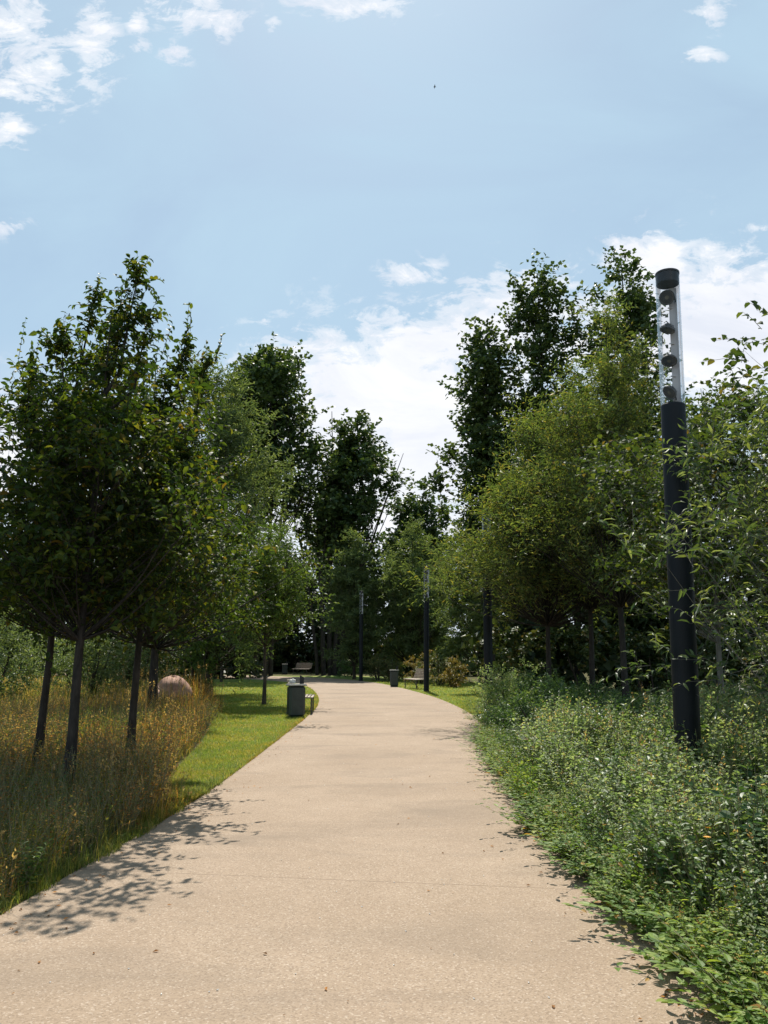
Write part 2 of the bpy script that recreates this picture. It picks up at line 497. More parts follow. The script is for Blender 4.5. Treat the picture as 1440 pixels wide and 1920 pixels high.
M['tube'] = glass_mat()

# ------------------------------------------------------------------ ground, lawn, path
def spline(pts, n=160):
    """smooth curve through points (centripetal-ish Catmull-Rom)"""
    p = np.asarray(pts, float)
    p = np.vstack([2 * p[0] - p[1], p, 2 * p[-1] - p[-2]])
    out = []
    per = max(2, n // (len(p) - 3))
    for i in range(1, len(p) - 2):
        for t in np.arange(per) / per:
            out.append(.5 * ((2 * p[i]) + (-p[i - 1] + p[i + 1]) * t + (2 * p[i - 1] - 5 * p[i] + 4 * p[i + 1] - p[i + 2]) * t * t + (-p[i - 1] + 3 * p[i] - 3 * p[i + 1] + p[i + 2]) * t ** 3))
    out.append(p[-2])
    out = np.array(out)
    u = np.linspace(0, len(out) - 1, n)
    return np.stack([np.interp(u, np.arange(len(out)), out[:, k]) for k in range(2)], -1)

PATH_L = spline([(-2.75, -8), (-2.6, 0), (-2.31, 4.95), (-2.1, 7.6), (-1.99, 10.6), (-1.95, 16.2), (-1.95, 20), (-2.06, 24.5), (-2.6, 30.5), (-3.7, 38), (-5.6, 45), (-9.3, 51), (-15.5, 56), (-24, 59), (-36, 61), (-60, 62)])
PATH_R = spline([(1.8, -8), (1.7, 0), (1.66, 4.0), (1.52, 5.4), (1.55, 7.5), (1.76, 12.3), (2.12, 17), (2.3, 20.8), (2.1, 26), (1.65, 31), (.75, 37.3), (-.8, 45), (-4.0, 52.5), (-10.5, 59), (-20, 63), (-34, 65.5), (-60, 67)])
def edge_x(P, y):
    k = 60 if False else len(P)
    return np.interp(y, P[:k, 1], P[:k, 0])

def ground_mat():
    m, t, out = mat('ground_soil')
    tcn = t.add('ShaderNodeTexCoord')
    n = t.noise(tcn.outputs['Object'], .35, 6, .6)
    n2 = t.noise(tcn.outputs['Object'], 22, 6, .7)
    c = t.ramp(n, [(.3, (.05, .06, .022)), (.5, (.09, .085, .03)), (.7, (.06, .075, .02))])
    c = t.mix(t.ramp(n2, [(.35, 0.0), (.7, .8)]), c, (.05, .04, .022))
    p = t.add('ShaderNodeBsdfPrincipled'); p.inputs['Roughness'].default_value = .95; p.inputs['Specular IOR Level'].default_value = .1
    t.link(c, p.inputs['Base Color'])
    b = t.add('ShaderNodeBump'); b.inputs['Strength'].default_value = .8; b.inputs['Distance'].default_value = .04
    t.link(n2, b.inputs['Height']); t.link(b.outputs[0], p.inputs['Normal'])
    t.link(p.outputs[0], out.inputs[0])
    return m

def lawn_mat():
    m, t, out = mat('lawn_turf')
    tcn = t.add('ShaderNodeTexCoord')
    n = t.noise(tcn.outputs['Object'], .55, 5, .55, .4)
    n2 = t.noise(tcn.outputs['Object'], 30, 5, .7)
    n3 = t.noise(tcn.outputs['Object'], 3.0, 4, .6)
    c = t.ramp(n, [(.36, (.14, .215, .045)), (.54, (.20, .255, .065)), (.66, (.36, .28, .11))])
    c = t.mix(t.ramp(n3, [(.4, 0.0), (.7, .5)]), c, (.17, .2, .05))
    c = t.mix(t.ramp(n2, [(.35, .55), (.6, 0.0)]), c, (.035, .07, .012))
    p = t.add('ShaderNodeBsdfPrincipled'); p.inputs['Roughness'].default_value = .95; p.inputs['Specular IOR Level'].default_value = .1
    t.link(c, p.inputs['Base Color'])
    b = t.add('ShaderNodeBump'); b.inputs['Strength'].default_value = .7; b.inputs['Distance'].default_value = .03
    t.link(n2, b.inputs['Height']); t.link(b.outputs[0], p.inputs['Normal'])
    t.link(p.outputs[0], out.inputs[0])
    return m

def path_mat():
    m, t, out = mat('path_concrete')
    tcn = t.add('ShaderNodeTexCoord')
    ob = tcn.outputs['Object']
    s = t.add('ShaderNodeSeparateXYZ'); t.link(ob, s.inputs[0])
    big = t.noise(ob, .45, 5, .6, .3)
    med = t.noise(ob, 3.2, 6, .65)
    fine = t.noise(ob, 75, 3, .7)
    vo = t.add('ShaderNodeTexVoronoi'); vo.inputs['Scale'].default_value = 105; t.link(ob, vo.inputs['Vector'])
    vr = t.add('ShaderNodeSeparateColor'); t.link(vo.outputs['Color'], vr.inputs[0])
    c = t.ramp(big, [(.32, (.26, .19, .13)), (.7, (.335, .255, .184))])
    c = t.mix(t.ramp(med, [(.3, .55), (.62, 0.0)]), c, (.245, .18, .123))
    # aggregate: dark and light grains
    c = t.mix(t.ramp(vr.outputs[0], [(.70, 0.0), (.86, .5)]), c, (.155, .11, .074))
    c = t.mix(t.ramp(vr.outputs[1], [(.85, 0.0), (.95, .4)]), c, (.50, .42, .34))
    c = t.mix(t.ramp(fine, [(.34, .45), (.55, 0.0)]), c, (.19, .136, .09))
    # stretched tyre and damp stains across the way
    mp = t.add('ShaderNodeMapping'); mp.inputs['Scale'].default_value = (.35, .9, 1); t.link(ob, mp.inputs[0])
    st = t.noise(mp.outputs[0], 1.1, 5, .6, .6)
    c = t.mix(t.ramp(st, [(.50, 0.0), (.7, .62)]), c, (.165, .125, .09))
    # cast joints every 6 m, cut a little askew
    jy = t.math('ADD', s.outputs[1], t.math('MULTIPLY', s.outputs[0], .14))
    jy = t.math('ADD', jy, t.math('MULTIPLY', t.math('SUBTRACT', t.noise(ob, 5, 2), .5), .02))
    jm = t.math('ABSOLUTE', t.math('SUBTRACT', t.math('MODULO', t.math('ADD', jy, 0.32 + 60), 6.0), 0.0))
    jl = t.ramp(jm, [(0.0, .9), (.008, .9), (.015, 0.0)])
    c = t.mix(jl, c, (.17, .12, .08))
    p = t.add('ShaderNodeBsdfPrincipled'); p.inputs['Roughness'].default_value = .85
    p.inputs['Specular IOR Level'].default_value = .3
    t.link(c, p.inputs['Base Color'])
    b = t.add('ShaderNodeBump'); b.inputs['Strength'].default_value = .45; b.inputs['Distance'].default_value = .006
    t.link(t.math('ADD', fine, t.math('MULTIPLY', vo.outputs['Distance'], .8)), b.inputs['Height']); t.link(b.outputs[0], p.inputs['Normal'])
    t.link(p.outputs[0], out.inputs[0])
    return m

g = Acc()
g.add([(-1500, -1500, 0), (1500, -1500, 0), (1500, 1500, 0), (-1500, 1500, 0)], [(0, 1, 2, 3)])
tag(g.build('ground', ground_mat()), kind='structure')

def strip(acc, A, B, z):
    n = len(A)
    v = np.concatenate([np.c_[A, np.full(n, z)], np.c_[B, np.full(n, z)]])
    i = np.arange(n - 1)
    acc.add(v, np.stack([i, i + n, i + n + 1, i + 1], -1))

# where the meadow gives way to the mown lawn on the left
MEADOW_E = spline([(-2.3, 8.4), (-2.75, 10.5), (-3.2, 14), (-3.9, 18), (-4.6, 22), (-6.6, 28), (-9.5, 34), (-14, 40), (-20, 44)], 90)
def meadow_x(y):
    return np.interp(y, MEADOW_E[:, 1], MEADOW_E[:, 0])
LM = lawn_mat()
ys = np.linspace(8.4, 50, 90)
a = Acc()
lx = np.where(ys < 44, np.interp(ys, MEADOW_E[:, 1], MEADOW_E[:, 0]), -20 - (ys - 44) * .3)
strip(a, np.c_[lx, ys], np.c_[edge_x(PATH_L, ys) + .02, ys], .004)
tag(a.build('lawn', LM), kind='structure')
a = Acc()
ys2 = np.linspace(20.5, 58, 90)
strip(a, np.c_[edge_x(PATH_R, ys2) - .02, ys2], np.c_[edge_x(PATH_R, ys2) + np.interp(ys2, [20.5, 23, 30, 58], [.05, 1.8, 4.2, 7]), ys2], .004)
tag(a.build('lawn', LM), kind='structure')
a = Acc()
strip(a, PATH_L, PATH_R, .008)
# thin side faces so the slab has an edge
for P in (PATH_L, PATH_R):
    n = len(P)
    v = np.concatenate([np.c_[P, np.full(n, .008)], np.c_[P, np.full(n, -.1)]])
    i = np.arange(n - 1)
    a.add(v, np.stack([i, i + n, i + n + 1, i + 1], -1))
tag(a.build('path', path_mat()), kind='structure')

# ------------------------------------------------------------------ trees
def crown_leaves(ac, C, Dc, rng, ntw, twl, nl, ll, wr, kind, spread=.85, upb=.3, droop=.25, lmat=0, tmat=1, rc=.3, twig_r=.004, jitter=.5, stems=True, hang=.3):
    n = len(C) * ntw
    P0 = np.repeat(C, ntw, 0) + rng.normal(size=(n, 3)) * rc * .4
    dv = nrm(np.repeat(Dc, ntw, 0) * .6 + rng.normal(size=(n, 3)) * spread + np.array((0, 0, upb)))
    L = twl * rng.uniform(.55, 1.35, n)
    t = (np.arange(nl) + .5) / nl
    tt = np.clip(t[None] + rng.uniform(-.5, .5, (n, nl)) / nl, .02, 1)
    pos = P0[:, None] + dv[:, None] * (L[:, None] * tt)[..., None]
    pos[..., 2] -= droop * L[:, None] * tt ** 2
    if stems:
        mid = P0 + dv * (L * .5)[:, None]; mid[:, 2] -= droop * L * .25
        end = P0 + dv * L[:, None]; end[:, 2] -= droop * L
        prisms(ac, P0, mid, twig_r, twig_r * .8, tmat); prisms(ac, mid, end, twig_r * .8, twig_r * .35, tmat)
    side = nrm(np.cross(dv, np.array((0, 0, 1.0))) + rng.normal(size=(n, 3)) * .15)
    sgn = np.where(np.arange(nl) % 2 == 0, 1.0, -1.0)
    ld = dv[:, None] * .55 + side[:, None] * sgn[None, :, None] * .9 + rng.normal(size=(n, nl, 3)) * jitter
    ld[..., 2] -= hang
    nn = np.array((0, 0, 1.0)) + rng.normal(size=(n, nl, 3)) * .55
    LL = ll * rng.uniform(.6, 1.25, n * nl)
    leaves(ac, pos.reshape(-1, 3), ld.reshape(-1, 3), nn.reshape(-1, 3), LL, wr, kind, lmat)

def trunk_pts(H, lean, rng, wob=.02, n=9):
    t = np.linspace(0, 1, n)
    w_ = np.cumsum(rng.normal(size=(n, 2)), 0) * wob * H / n
    w_ -= w_[0]
    return np.c_[lean[0] * t ** 1.2 * H + w_[:, 0], lean[1] * t * H + w_[:, 1], t * H]

def make_tree(name, label, x, y, H, prof, r0, seed, lm, bk, nclu=60, ntw=10, twl=.5, nl=8, ll=.09, wr=.55, kind='dia',
              lean=(0, 0), rise=.7, cat='tree', group=None, lobes=.25, shell=.55, rc=.3, stems=True, limbs=True, spread=.85,
              upb=.3, droop=.25, hang=.3, tips=(), limb_r=.32, trunks=None, off=(0, 0), jitter=.5, wob=.02, limb_n=None, twig_r=.004):
    """prof: (height in m, crown radius in m) pairs; tips: extra leading shoots as (x, y, z, length) from the base"""
    rng = np.random.default_rng(seed)
    root = thing(name, label, cat, (x, y, 0), 0, group)
    tp = trunk_pts(H * .95, lean, rng, wob)
    tr = Acc()
    t = np.linspace(0, 1, len(tp))
    rr = r0 * (1 - .93 * t ** .9)
    rr[0] *= 1.25
    if trunks is None:
        tube(tr, tp, rr, 10)
    else:
        for (dx, dy, ex, ey, hz, r) in trunks:
            q = np.linspace(0, 1, 10)
            pts = np.c_[dx + (ex - dx) * q ** 1.4, dy + (ey - dy) * q ** 1.4, hz * q]
            pts[1:, :2] += np.cumsum(rng.normal(size=(9, 2)) * .06, 0)
            tube(tr, pts, r * (1 - .88 * q), 8)
    pz = np.array([p[0] for p in prof]); pr = np.array([p[1] for p in prof])
    k1, k2, ph = rng.integers(2, 4), rng.integers(4, 7), rng.uniform(0, 6.28, 3)
    zs = np.linspace(pz[0], pz[-1], 200)
    wgt = np.interp(zs, pz, pr) ** 1.6 + .02
    z = rng.choice(zs, nclu, p=wgt / wgt.sum()) + rng.uniform(-.02, .02, nclu) * H
    az = rng.uniform(0, 2 * math.pi, nclu)
    R = np.interp(z, pz, pr) * (1 + lobes * np.sin(k1 * az + ph[0] + z * 9 / H) + lobes * .7 * np.sin(k2 * az + ph[1] - z * 17 / H) + lobes * .8 * np.sin(z * 26 / H + ph[2] + az))
    rad = R * rng.uniform(0, 1, nclu) ** shell
    axis = np.c_[np.interp(z, tp[:, 2], tp[:, 0]), np.interp(z, tp[:, 2], tp[:, 1])] + np.asarray(off) * np.clip((z - pz[0]) / (pz[-1] - pz[0]), 0, 1)[:, None]
    C = np.c_[axis[:, 0] + rad * np.cos(az), axis[:, 1] + rad * np.sin(az), z]
    hz = np.clip(z - rise * rad - .04 * H * rng.uniform(0, 1, nclu), max(pz[0] * .85, .1), H * .94)
    S = np.c_[np.interp(hz, tp[:, 2], tp[:, 0]), np.interp(hz, tp[:, 2], tp[:, 1]), hz]
    if trunks is not None:
        T = np.array([(a_[0], a_[1], a_[2], a_[3], a_[4]) for a_ in trunks])
        for i in range(nclu):
            q = np.clip(hz[i] / T[:, 4], 0, 1) ** 1.4
            cx, cy = T[:, 0] + (T[:, 2] - T[:, 0]) * q, T[:, 1] + (T[:, 3] - T[:, 1]) * q
            ok = T[:, 4] * .95 > hz[i]
            d2 = (cx - C[i, 0]) ** 2 + (cy - C[i, 1]) ** 2 + np.where(ok, 0, 1e3)
            k = int(np.argmin(d2))
            S[i, :2] = cx[k], cy[k]
    Dc = nrm(C - S)
    ac = Acc()
    if limbs:
        for i in range(nclu if limb_n is None else min(limb_n, nclu)):
            d = np.linalg.norm(C[i] - S[i])
            if d < .12 * pr.max():
                continue
            q = np.linspace(0, 1, 6)[:, None]
            mid = S[i] * .45 + C[i] * .55 + np.array((0, 0, -.12 * d)) + rng.normal(size=3) * .06 * d
            pts = (1 - q) ** 2 * S[i] + 2 * q * (1 - q) * mid + q ** 2 * C[i]
            rb = np.interp(hz[i], tp[:, 2], rr) * limb_r * min(1, .35 + d / pr.max())
            tube(tr, pts, rb * (1 - .8 * q[:, 0]), 5, cap=False)
    crown_leaves(ac, C, Dc, rng, ntw, twl, nl, ll, wr, kind, spread, upb, droop, 0, 1, rc, stems=stems, hang=hang, jitter=jitter, twig_r=twig_r)
    for (tx, ty, tz, tl, wx) in [t_ for t_ in tips if len(t_) == 5]:    # long single shoots
        P = np.array([[tx, ty, tz]], float)
        k_ = int(np.argmin(np.linalg.norm(C - P, axis=1)))
        tube(tr, [C[k_], (C[k_] + P[0]) / 2 + (0, 0, .05), P[0]], [.01, .007, .004], 5, cap=False)
        crown_leaves(ac, P, nrm(np.array([[wx, 0, 1.0]])), rng, 1, tl, 15, ll, wr, kind, .02, .6, .18, 0, 1, 0.0, hang=.5, jitter=.2)
    for (tx, ty, tz, tl) in [t_ for t_ in tips if len(t_) == 4]:
        e = np.array((tx, ty, tz), float)
        s0 = e - np.array((.12 * tl * np.sign(tx - tp[-1, 0] + 1e-6), 0, tl))
        q = np.linspace(0, 1, 7)[:, None]
        ax = np.array((np.interp(s0[2], tp[:, 2], tp[:, 0]), np.interp(s0[2], tp[:, 2], tp[:, 1]), s0[2] - .3))
        pts = np.vstack([ax, s0 + (e - s0) * q])
        tube(tr, pts, np.linspace(.018, .003, len(pts)) * max(1, tl), 5, cap=False)
        nt = max(4, int(tl * 9 * (.5 / twl)))
        qq = rng.uniform(0, 1, (nt, 1)) ** .8
        CC = s0 + (e - s0) * qq
        crown_leaves(ac, CC, np.tile(nrm(e - s0), (nt, 1)), rng, 4, twl * .62, nl, ll, wr, kind, .75, .4, droop, 0, 1, rc * .3, stems=stems, hang=hang, jitter=jitter, twig_r=twig_r)
        crown_leaves(ac, e[None] - np.array((0, 0, .1)), nrm(np.array([[.1, 0, 1.0]])), rng, 2, twl * .8, nl, ll, wr, kind, .1, .8, .05, 0, 1, .05, stems=stems, hang=hang, twig_r=twig_r)
    tr.build('trunk', M[bk], root, smooth=True)
    ac.build('crown', [M[lm], M[bk]], root)
    return root

YB = 'young broadleaf trees in the dry grass on the left'
HB = dict(lm='hornbeam', bk='bark_dark', kind='cup', ll=.095, wr=.56, group=YB, twl=.5, nl=9, rise=.8, hang=.45, upb=.35, droop=.2, lobes=.44, shell=.6)
make_tree('broadleaf_tree', 'nearest slim-trunked broadleaf tree in the dry grass beside the path bend', -3.42, 8.7, 5.9,
          [(2.0, .8), (2.5, 1.25), (3.3, 1.3), (4.0, 1.1), (4.5, .65), (5.0, .3)], .064, 11, nclu=125, ntw=11, lean=(.015, 0),
          tips=[(.42, 0, 6.15, 1.3), (.22, .1, 5.7, 1.1), (.6, -.1, 5.5, .9), (-.45, 0, 5.25, 1.0), (-.9, .2, 4.7, .8), (.38, 0, 5.95, .6, .1), (.75, 0, 5.0, .6, .5), (-.75, 0, 4.9, .55, .1)], **HB)
make_tree('broadleaf_tree', 'thin-trunked broadleaf tree leaning at the left edge behind the nearest one', -4.42, 10.2, 6.4,
          [(2.1, .8), (2.7, 1.4), (3.6, 1.5), (4.4, 1.25), (4.9, .7), (5.5, .3)], .058, 12, nclu=120, ntw=11, lean=(.03, 0),
          tips=[(.30, 0, 6.55, 1.3), (.55, 0, 6.1, 1.0), (-.5, 0, 5.6, .9), (-1.15, 0, 5.1, .9), (-1.2, 0, 4.7, .7, -.6), (-.7, 0, 5.6, .6, .1), (.3, 0, 6.3, .6, .2)], **HB)
make_tree('broadleaf_tree', 'broadleaf tree with yellow-lit leaves and straight trunk right of the nearest one', -3.4, 10.7, 6.2,
          [(2.0, .7), (2.5, 1.05), (3.4, 1.1), (4.3, .9), (4.9, .55), (5.3, .25)], .06, 13, nclu=112, ntw=11, lean=(0, 0),
          tips=[(.5, 0, 6.35, 1.4), (.75, .1, 5.8, 1.0), (.2, .1, 5.6, .8), (.9, 0, 5.7, .5, .4), (1.2, 0, 4.0, .6, .8)], **HB)
make_tree('broadleaf_tree', 'thick dark forked broadleaf tree beside the pink boulder', -5.62, 19.3, 6.8,
          [(2.0, 1.1), (2.7, 2.2), (3.8, 2.5), (5.0, 1.9), (6.3, .8)], .125, 14, nclu=135, ntw=10, lean=(0, 0), **{**HB, 'll': .13, 'twl': .62})

# right-hand willows and trees
WL = dict(lm='willow', bk='bark_dark', kind='dia', wr=.2, nl=13, rise=1.4, hang=.15, upb=.55, droop=.2, lobes=.28, shell=.6, group='willows in the right border', stems=True)
make_tree('willow_tree', 'tall feathery willow with a pale leading stem rising through its crown', 4.75, 15.4, 8.7,
          [(2.9, .8), (3.3, 1.4), (4.1, 1.75), (5.2, 1.6), (6.4, 1.15), (7.6, .65), (8.5, .3)], .075, 21, nclu=230, ntw=13, twl=.7, ll=.115, **WL)
make_tree('willow_tree', 'slim willow between the tall willow and the leftmost willow', 4.75, 17.9, 7.4,
          [(3.0, .9), (3.5, 1.5), (4.3, 1.8), (5.4, 1.4), (6.6, .8), (7.4, .3)], .075, 22, nclu=180, ntw=12, twl=.7, ll=.12, **WL)
make_tree('willow_tree', 'leftmost yellow-green willow, its crown beside the path hiding a lamp head', 3.85, 18.4, 7.0,
          [(2.6, 1.2), (3.1, 2.0), (3.8, 2.2), (4.6, 1.9), (5.8, 1.2), (7.0, .4)], .075, 23, nclu=260, ntw=13, twl=.8, ll=.12, **WL)
make_tree('alder_tree', 'round-leaved tree with thin grey trunk behind the near lamp post', 4.55, 10.6, 5.6,
          [(2.0, .7), (2.8, 1.2), (3.8, 1.35), (4.6, 1.05), (5.3, .55)], .05, 24, 'roundleaf', 'bark_grey', nclu=150, ntw=10, twl=.45, nl=7, ll=.08, wr=.8, kind='cup', hang=.35, lobes=.35)
make_tree('alder_tree', 'tall round-leaved tree cut off by the right edge of the view', 4.75, 8.1, 6.0,
          [(2.6, .7), (3.4, 1.15), (4.4, 1.2), (5.2, .85), (5.8, .4)], .06, 25, 'roundleaf', 'bark_grey', nclu=46, ntw=8, twl=.42, nl=7, ll=.09, wr=.75, kind='cup', hang=.35, lobes=.4)
make_tree('osier_bush', 'near bush with long arching leaves reaching across the lamp post', 3.95, 6.1, 3.9,
          [(.7, .7), (1.3, 1.15), (2.0, 1.45), (2.8, 1.4), (3.4, .95), (3.8, .4)], .035, 26, 'osier', 'bark_grey', nclu=215, ntw=8, twl=.46, nl=10, ll=.095, wr=.24, kind='long',
          cat='bush', rise=1.2, hang=.2, upb=.4, droop=.35, lobes=.35, twig_r=.003,
          trunks=[(-.1, 0, -.9, -.1, 3.2, .022), (.1, .1, .3, .3, 3.7, .024), (0, -.1, -.3, -.5, 3.4, .02), (.05, 0, .7, -.3, 3.0, .02)])

# poplars
PO = dict(lm='poplar', bk='bark_dark', kind='dia', wr=.85, nl=9, hang=.2, upb=.45, stems=False, lobes=.3)
make_tree('poplar_tree', 'tall dark poplar leaning above the pale tree on the left', -9.4, 58, 26.5,
          [(12, 1.4), (14.5, 3.0), (18, 4.0), (21, 3.8), (23.5, 2.5), (25.2, 1.1)], .34, 31, nclu=190, ntw=12, twl=1.5, ll=.36, rc=.9, rise=1.1,
          trunks=[(0, 0, -1.5, 0, 23, .2), (.6, 0, .8, .5, 25, .22), (1.0, .2, 2.6, 0, 22, .18)], **PO)
make_tree('poplar_tree', 'many-stemmed dark poplar fanning out behind the path bend', -4.6, 60, 22,
          [(9, 1.4), (11.5, 3.0), (14, 3.7), (16.5, 3.3), (18.6, 2.2), (20.2, .9)], .3, 32, nclu=150, ntw=11, twl=1.4, ll=.36, rc=.9, rise=1.2, off=(3.3, 0),
          trunks=[(0, 0, -1.2, 0, 18, .2), (.5, .2, .4, 0, 21, .2), (.8, 0, 2.2, .4, 20, .19), (1.1, .2, 4.6, 0, 17, .18), (.9, .4, 3.5, 1.0, 19, .22), (-.5, 0, -2.6, 0, 14, .14), (1.2, .2, 5.8, .2, 17.5, .17), (1.0, .3, 4.6, -.4, 18.5, .16)], **PO)
make_tree('poplar_tree', 'small dark poplar filling the gap right of the many-stemmed one', 3.3, 70, 17,
          [(5, 2.4), (9, 3.2), (13, 2.8), (16, 1.4), (17, .6)], .2, 33, nclu=130, ntw=11, twl=1.3, ll=.38, rc=.8, rise=1.2, **PO)
make_tree('poplar_tree', 'tall narrow poplar crown standing between two others on the right', 8.0, 38, 22.6,
          [(6, 1.8), (10, 2.0), (14, 1.7), (18, 1.2), (20.5, .95), (21.6, .4)], .24, 34, nclu=180, ntw=12, twl=1.0, ll=.25, rc=.6, rise=1.3, **PO)
make_tree('poplar_tree', 'ragged lower poplar with a branch reaching left over the path', 5.1, 37.5, 18.6,
          [(6, .8), (9, 1.4), (11, 1.7), (15, 1.35), (17.3, .9), (18.3, .4)], .2, 35, nclu=120, ntw=12, twl=1.0, ll=.25, rc=.6, rise=1.0, tips=[(-2.4, 0, 10.4, 1.2)], **{**PO, 'lobes': .45})
make_tree('poplar_tree', 'tall poplar with a leafy peak just left of the near lamp', 11.9, 36, 22.4,
          [(6, 2.0), (10, 2.2), (14, 2.0), (18, 1.5), (20.4, .95), (21.8, .35)], .24, 36, nclu=190, ntw=12, twl=1.0, ll=.24, rc=.6, rise=1.3, **PO)

# mid-distance paler trees
SV = dict(lm='silver', bk='bark_brown', kind='dia', wr=.3, nl=12, rise=1.3, hang=.15, upb=.5, lobes=.25, stems=False)
make_tree('willow_tree', 'tall silvery willow behind the near trees on the left', -6.9, 31, 13.8,
          [(1.2, 1.6), (4, 2.5), (7, 2.6), (10, 2.2), (12.5, 1.3), (13.8, .5)], .15, 41, nclu=330, ntw=13, twl=1.0, ll=.2, **SV)
make_tree('young_tree', 'young bright green tree with slender trunk on the left lawn', -3.75, 24.7, 6.0,
          [(2.1, .8), (2.8, 1.35), (3.8, 1.4), (4.8, 1.0), (5.7, .4)], .062, 42, 'lime', 'bark_brown', nclu=110, ntw=11, twl=.6, nl=9, ll=.12, wr=.55, rise=.9, hang=.35)
make_tree('young_tree', 'small yellow-green tree on a thin stem far along the lawn', -9.3, 45, 5.6,
          [(2.0, 1.0), (2.8, 1.7), (3.8, 1.7), (5.2, .7)], .07, 43, 'lime', 'bark_brown', nclu=60, ntw=9, twl=.7, nl=8, ll=.17, wr=.6)
make_tree('young_tree', 'smaller thin-stemmed tree left of the yellow-green one on the lawn', -10.6, 47, 5.0,
          [(2.0, .9), (2.8, 1.5), (3.8, 1.5), (4.8, .6)], .06, 44, 'lime', 'bark_brown', nclu=50, ntw=9, twl=.7, nl=8, ll=.17, wr=.6)
make_tree('willow_tree', 'pale conical tree rising behind the farthest lamp', -1.9, 50, 9.4,
          [(1.0, 1.3), (4, 1.7), (6.5, 1.4), (8.4, .8), (9.4, .3)], .1, 45, nclu=150, ntw=12, twl=.8, ll=.24, **SV)
make_tree('willow_tree', 'broad grey-green tree behind the middle lamp', 1.9, 50, 9.8,
          [(1.0, 1.6), (4, 2.6), (6.5, 2.5), (8.4, 1.6), (9.8, .5)], .12, 46, nclu=210, ntw=12, twl=.9, ll=.25, **SV)
make_tree('willow_tree', 'grey-green tree right of the middle lamp under the ragged poplar', 5.4, 44, 8.6,
          [(.8, 1.6), (3, 2.1), (5.5, 2.0), (7.4, 1.1), (8.6, .4)], .1, 47, nclu=170, ntw=12, twl=.9, ll=.23, **SV)

# dense far wood that closes every gap: one mass
def woodland():
    rng = np.random.default_rng(77)
    ac, tr = Acc(), Acc()
    spots = []
    for x in np.arange(-62, 60, 4.2):
        spots.append((x + rng.uniform(-1.5, 1.5), 78 + rng.uniform(-5, 8) + .04 * abs(x), rng.uniform(8.5, 12.5) if -10 < x < 9 else rng.uniform(9, 14)))
    for x in np.arange(-24, 3, 3.2):
        spots.append((x + rng.uniform(-.8, .8), 70.5 - .25 * (x + 6) * (x > -6) + rng.uniform(0, 2.5), rng.uniform(9.5, 12)))
    for x in np.arange(7.5, 34, 3.0):
        spots.append((x + rng.uniform(-.8, .8), 27 + .25 * x + rng.uniform(-2, 4), rng.uniform(6.0, 9.0)))
    for x in np.arange(-40, -10, 3.6):
        spots.append((x + rng.uniform(-1, 1), 50 + .25 * abs(x) + rng.uniform(-3, 4), rng.uniform(5.5, 8.5)))
    for (x, y, H) in spots:
        n = 64
        z = rng.uniform(.03, 1, n) ** 1.15 * H
        R = 2.3 * np.sqrt(np.clip(1 - ((z / H - .36) / .68) ** 2, .05, 1)) * rng.uniform(.7, 1.25)
        az = rng.uniform(0, 6.283, n)
        q = R * rng.uniform(0, 1, n) ** .5
        C = np.c_[x + q * np.cos(az), y + q * np.sin(az), z]
        crown_leaves(ac, C, nrm(C - np.array((x, y, H * .3))), rng, 8, 1.0, 7, .46, .75, 'dia', .8, .3, .2, 0, 1, .9, stems=False)
        tube(tr, [(x, y, 0), (x + .1, y, H * .4), (x + rng.uniform(-.4, .4), y, H * .9)], [.16, .12, .03], 6)
    n0 = ac.n
    for v, f, m_, t_ in zip(tr.v, tr.f, tr.m, tr.t):
        ac.v.append(v); ac.f.append(f + n0); ac.m.append(m_ + 1); ac.t.append(t_)
    o = ac.build('woodland', [M['dark'], M['bark_dark']])
    tag(o, 'dark mass of distant trees closing the view behind the park', 'woodland', kind='stuff')
woodland()

# ------------------------------------------------------------------ hedges and shrubs
def leaf_blob(name, label, cat, loc, ext, n, ll, lm, seed, wr=.6, group=None, top=0.0, stems=5, boxy=False, kind='dia', rz=0.0):
    """a shrub: woody stems and a crown of leaves in an uneven ellipsoid or clipped box"""
    rng = np.random.default_rng(seed)
    root = thing(name, label, cat, loc, rz, group)
    ex, ey, ez = ext
    for k in range(stems):
        tr = Acc()
        e = np.array((rng.uniform(-.7, .7) * ex, rng.uniform(-.6, .6) * ey, ez * rng.uniform(.6, .95)))
        q = np.linspace(0, 1, 5)[:, None]
        b = np.array((e[0] * (.9 if boxy else .25), e[1] * .25, 0))
        tube(tr, b + (e - b) * q + rng.normal(size=(5, 3)) * .03 * q, np.linspace(.03, .008, 5) * (ez ** .5), 5, cap=False)
        tr.build('stem', M['bark_brown'], root, smooth=True)
    ac = Acc()
    nc = max(10, n // 60)
    if boxy:
        u = rng.uniform(-1, 1, (nc, 3)); k = rng.integers(0, 5, nc)
        u[k == 0, 2] = 1; u[k == 1, 1] = -1; u[k == 2, 1] = 1; u[k == 3, 2] = rng.uniform(.5, 1, (k == 3).sum())
        C = u * np.array((ex, ey, ez / 2)) + np.array((0, 0, ez / 2))
        C += rng.normal(size=C.shape) * .09
        C[:, 2] = np.clip(C[:, 2], .05, None)
        d = nrm(u * np.array((.2, 1, 1)))
    else:
        d = nrm(rng.normal(size=(nc, 3)))
        lob = 1 + .2 * np.sin(d[:, 0] * 5 + seed) + .2 * np.sin(d[:, 1] * 6 + d[:, 2] * 4 + seed)
        r = rng.uniform(0, 1, nc) ** .4 * lob
        C = d * r[:, None] * np.array((ex, ey, ez * .5)) + np.array((0, 0, ez * .5))
        C[:, 2] = np.clip(C[:, 2], .05, None)
    tw = min(ex, ey, ez) * .35 if not boxy else .22
    crown_leaves(ac, C, d, rng, 6, max(tw, .18), 10, ll, wr, kind, .7, .45 + top, .1, 0, 1, .12, stems=False)
    ac.build('crown', [M[lm], M['bark_brown']], root)
    return root

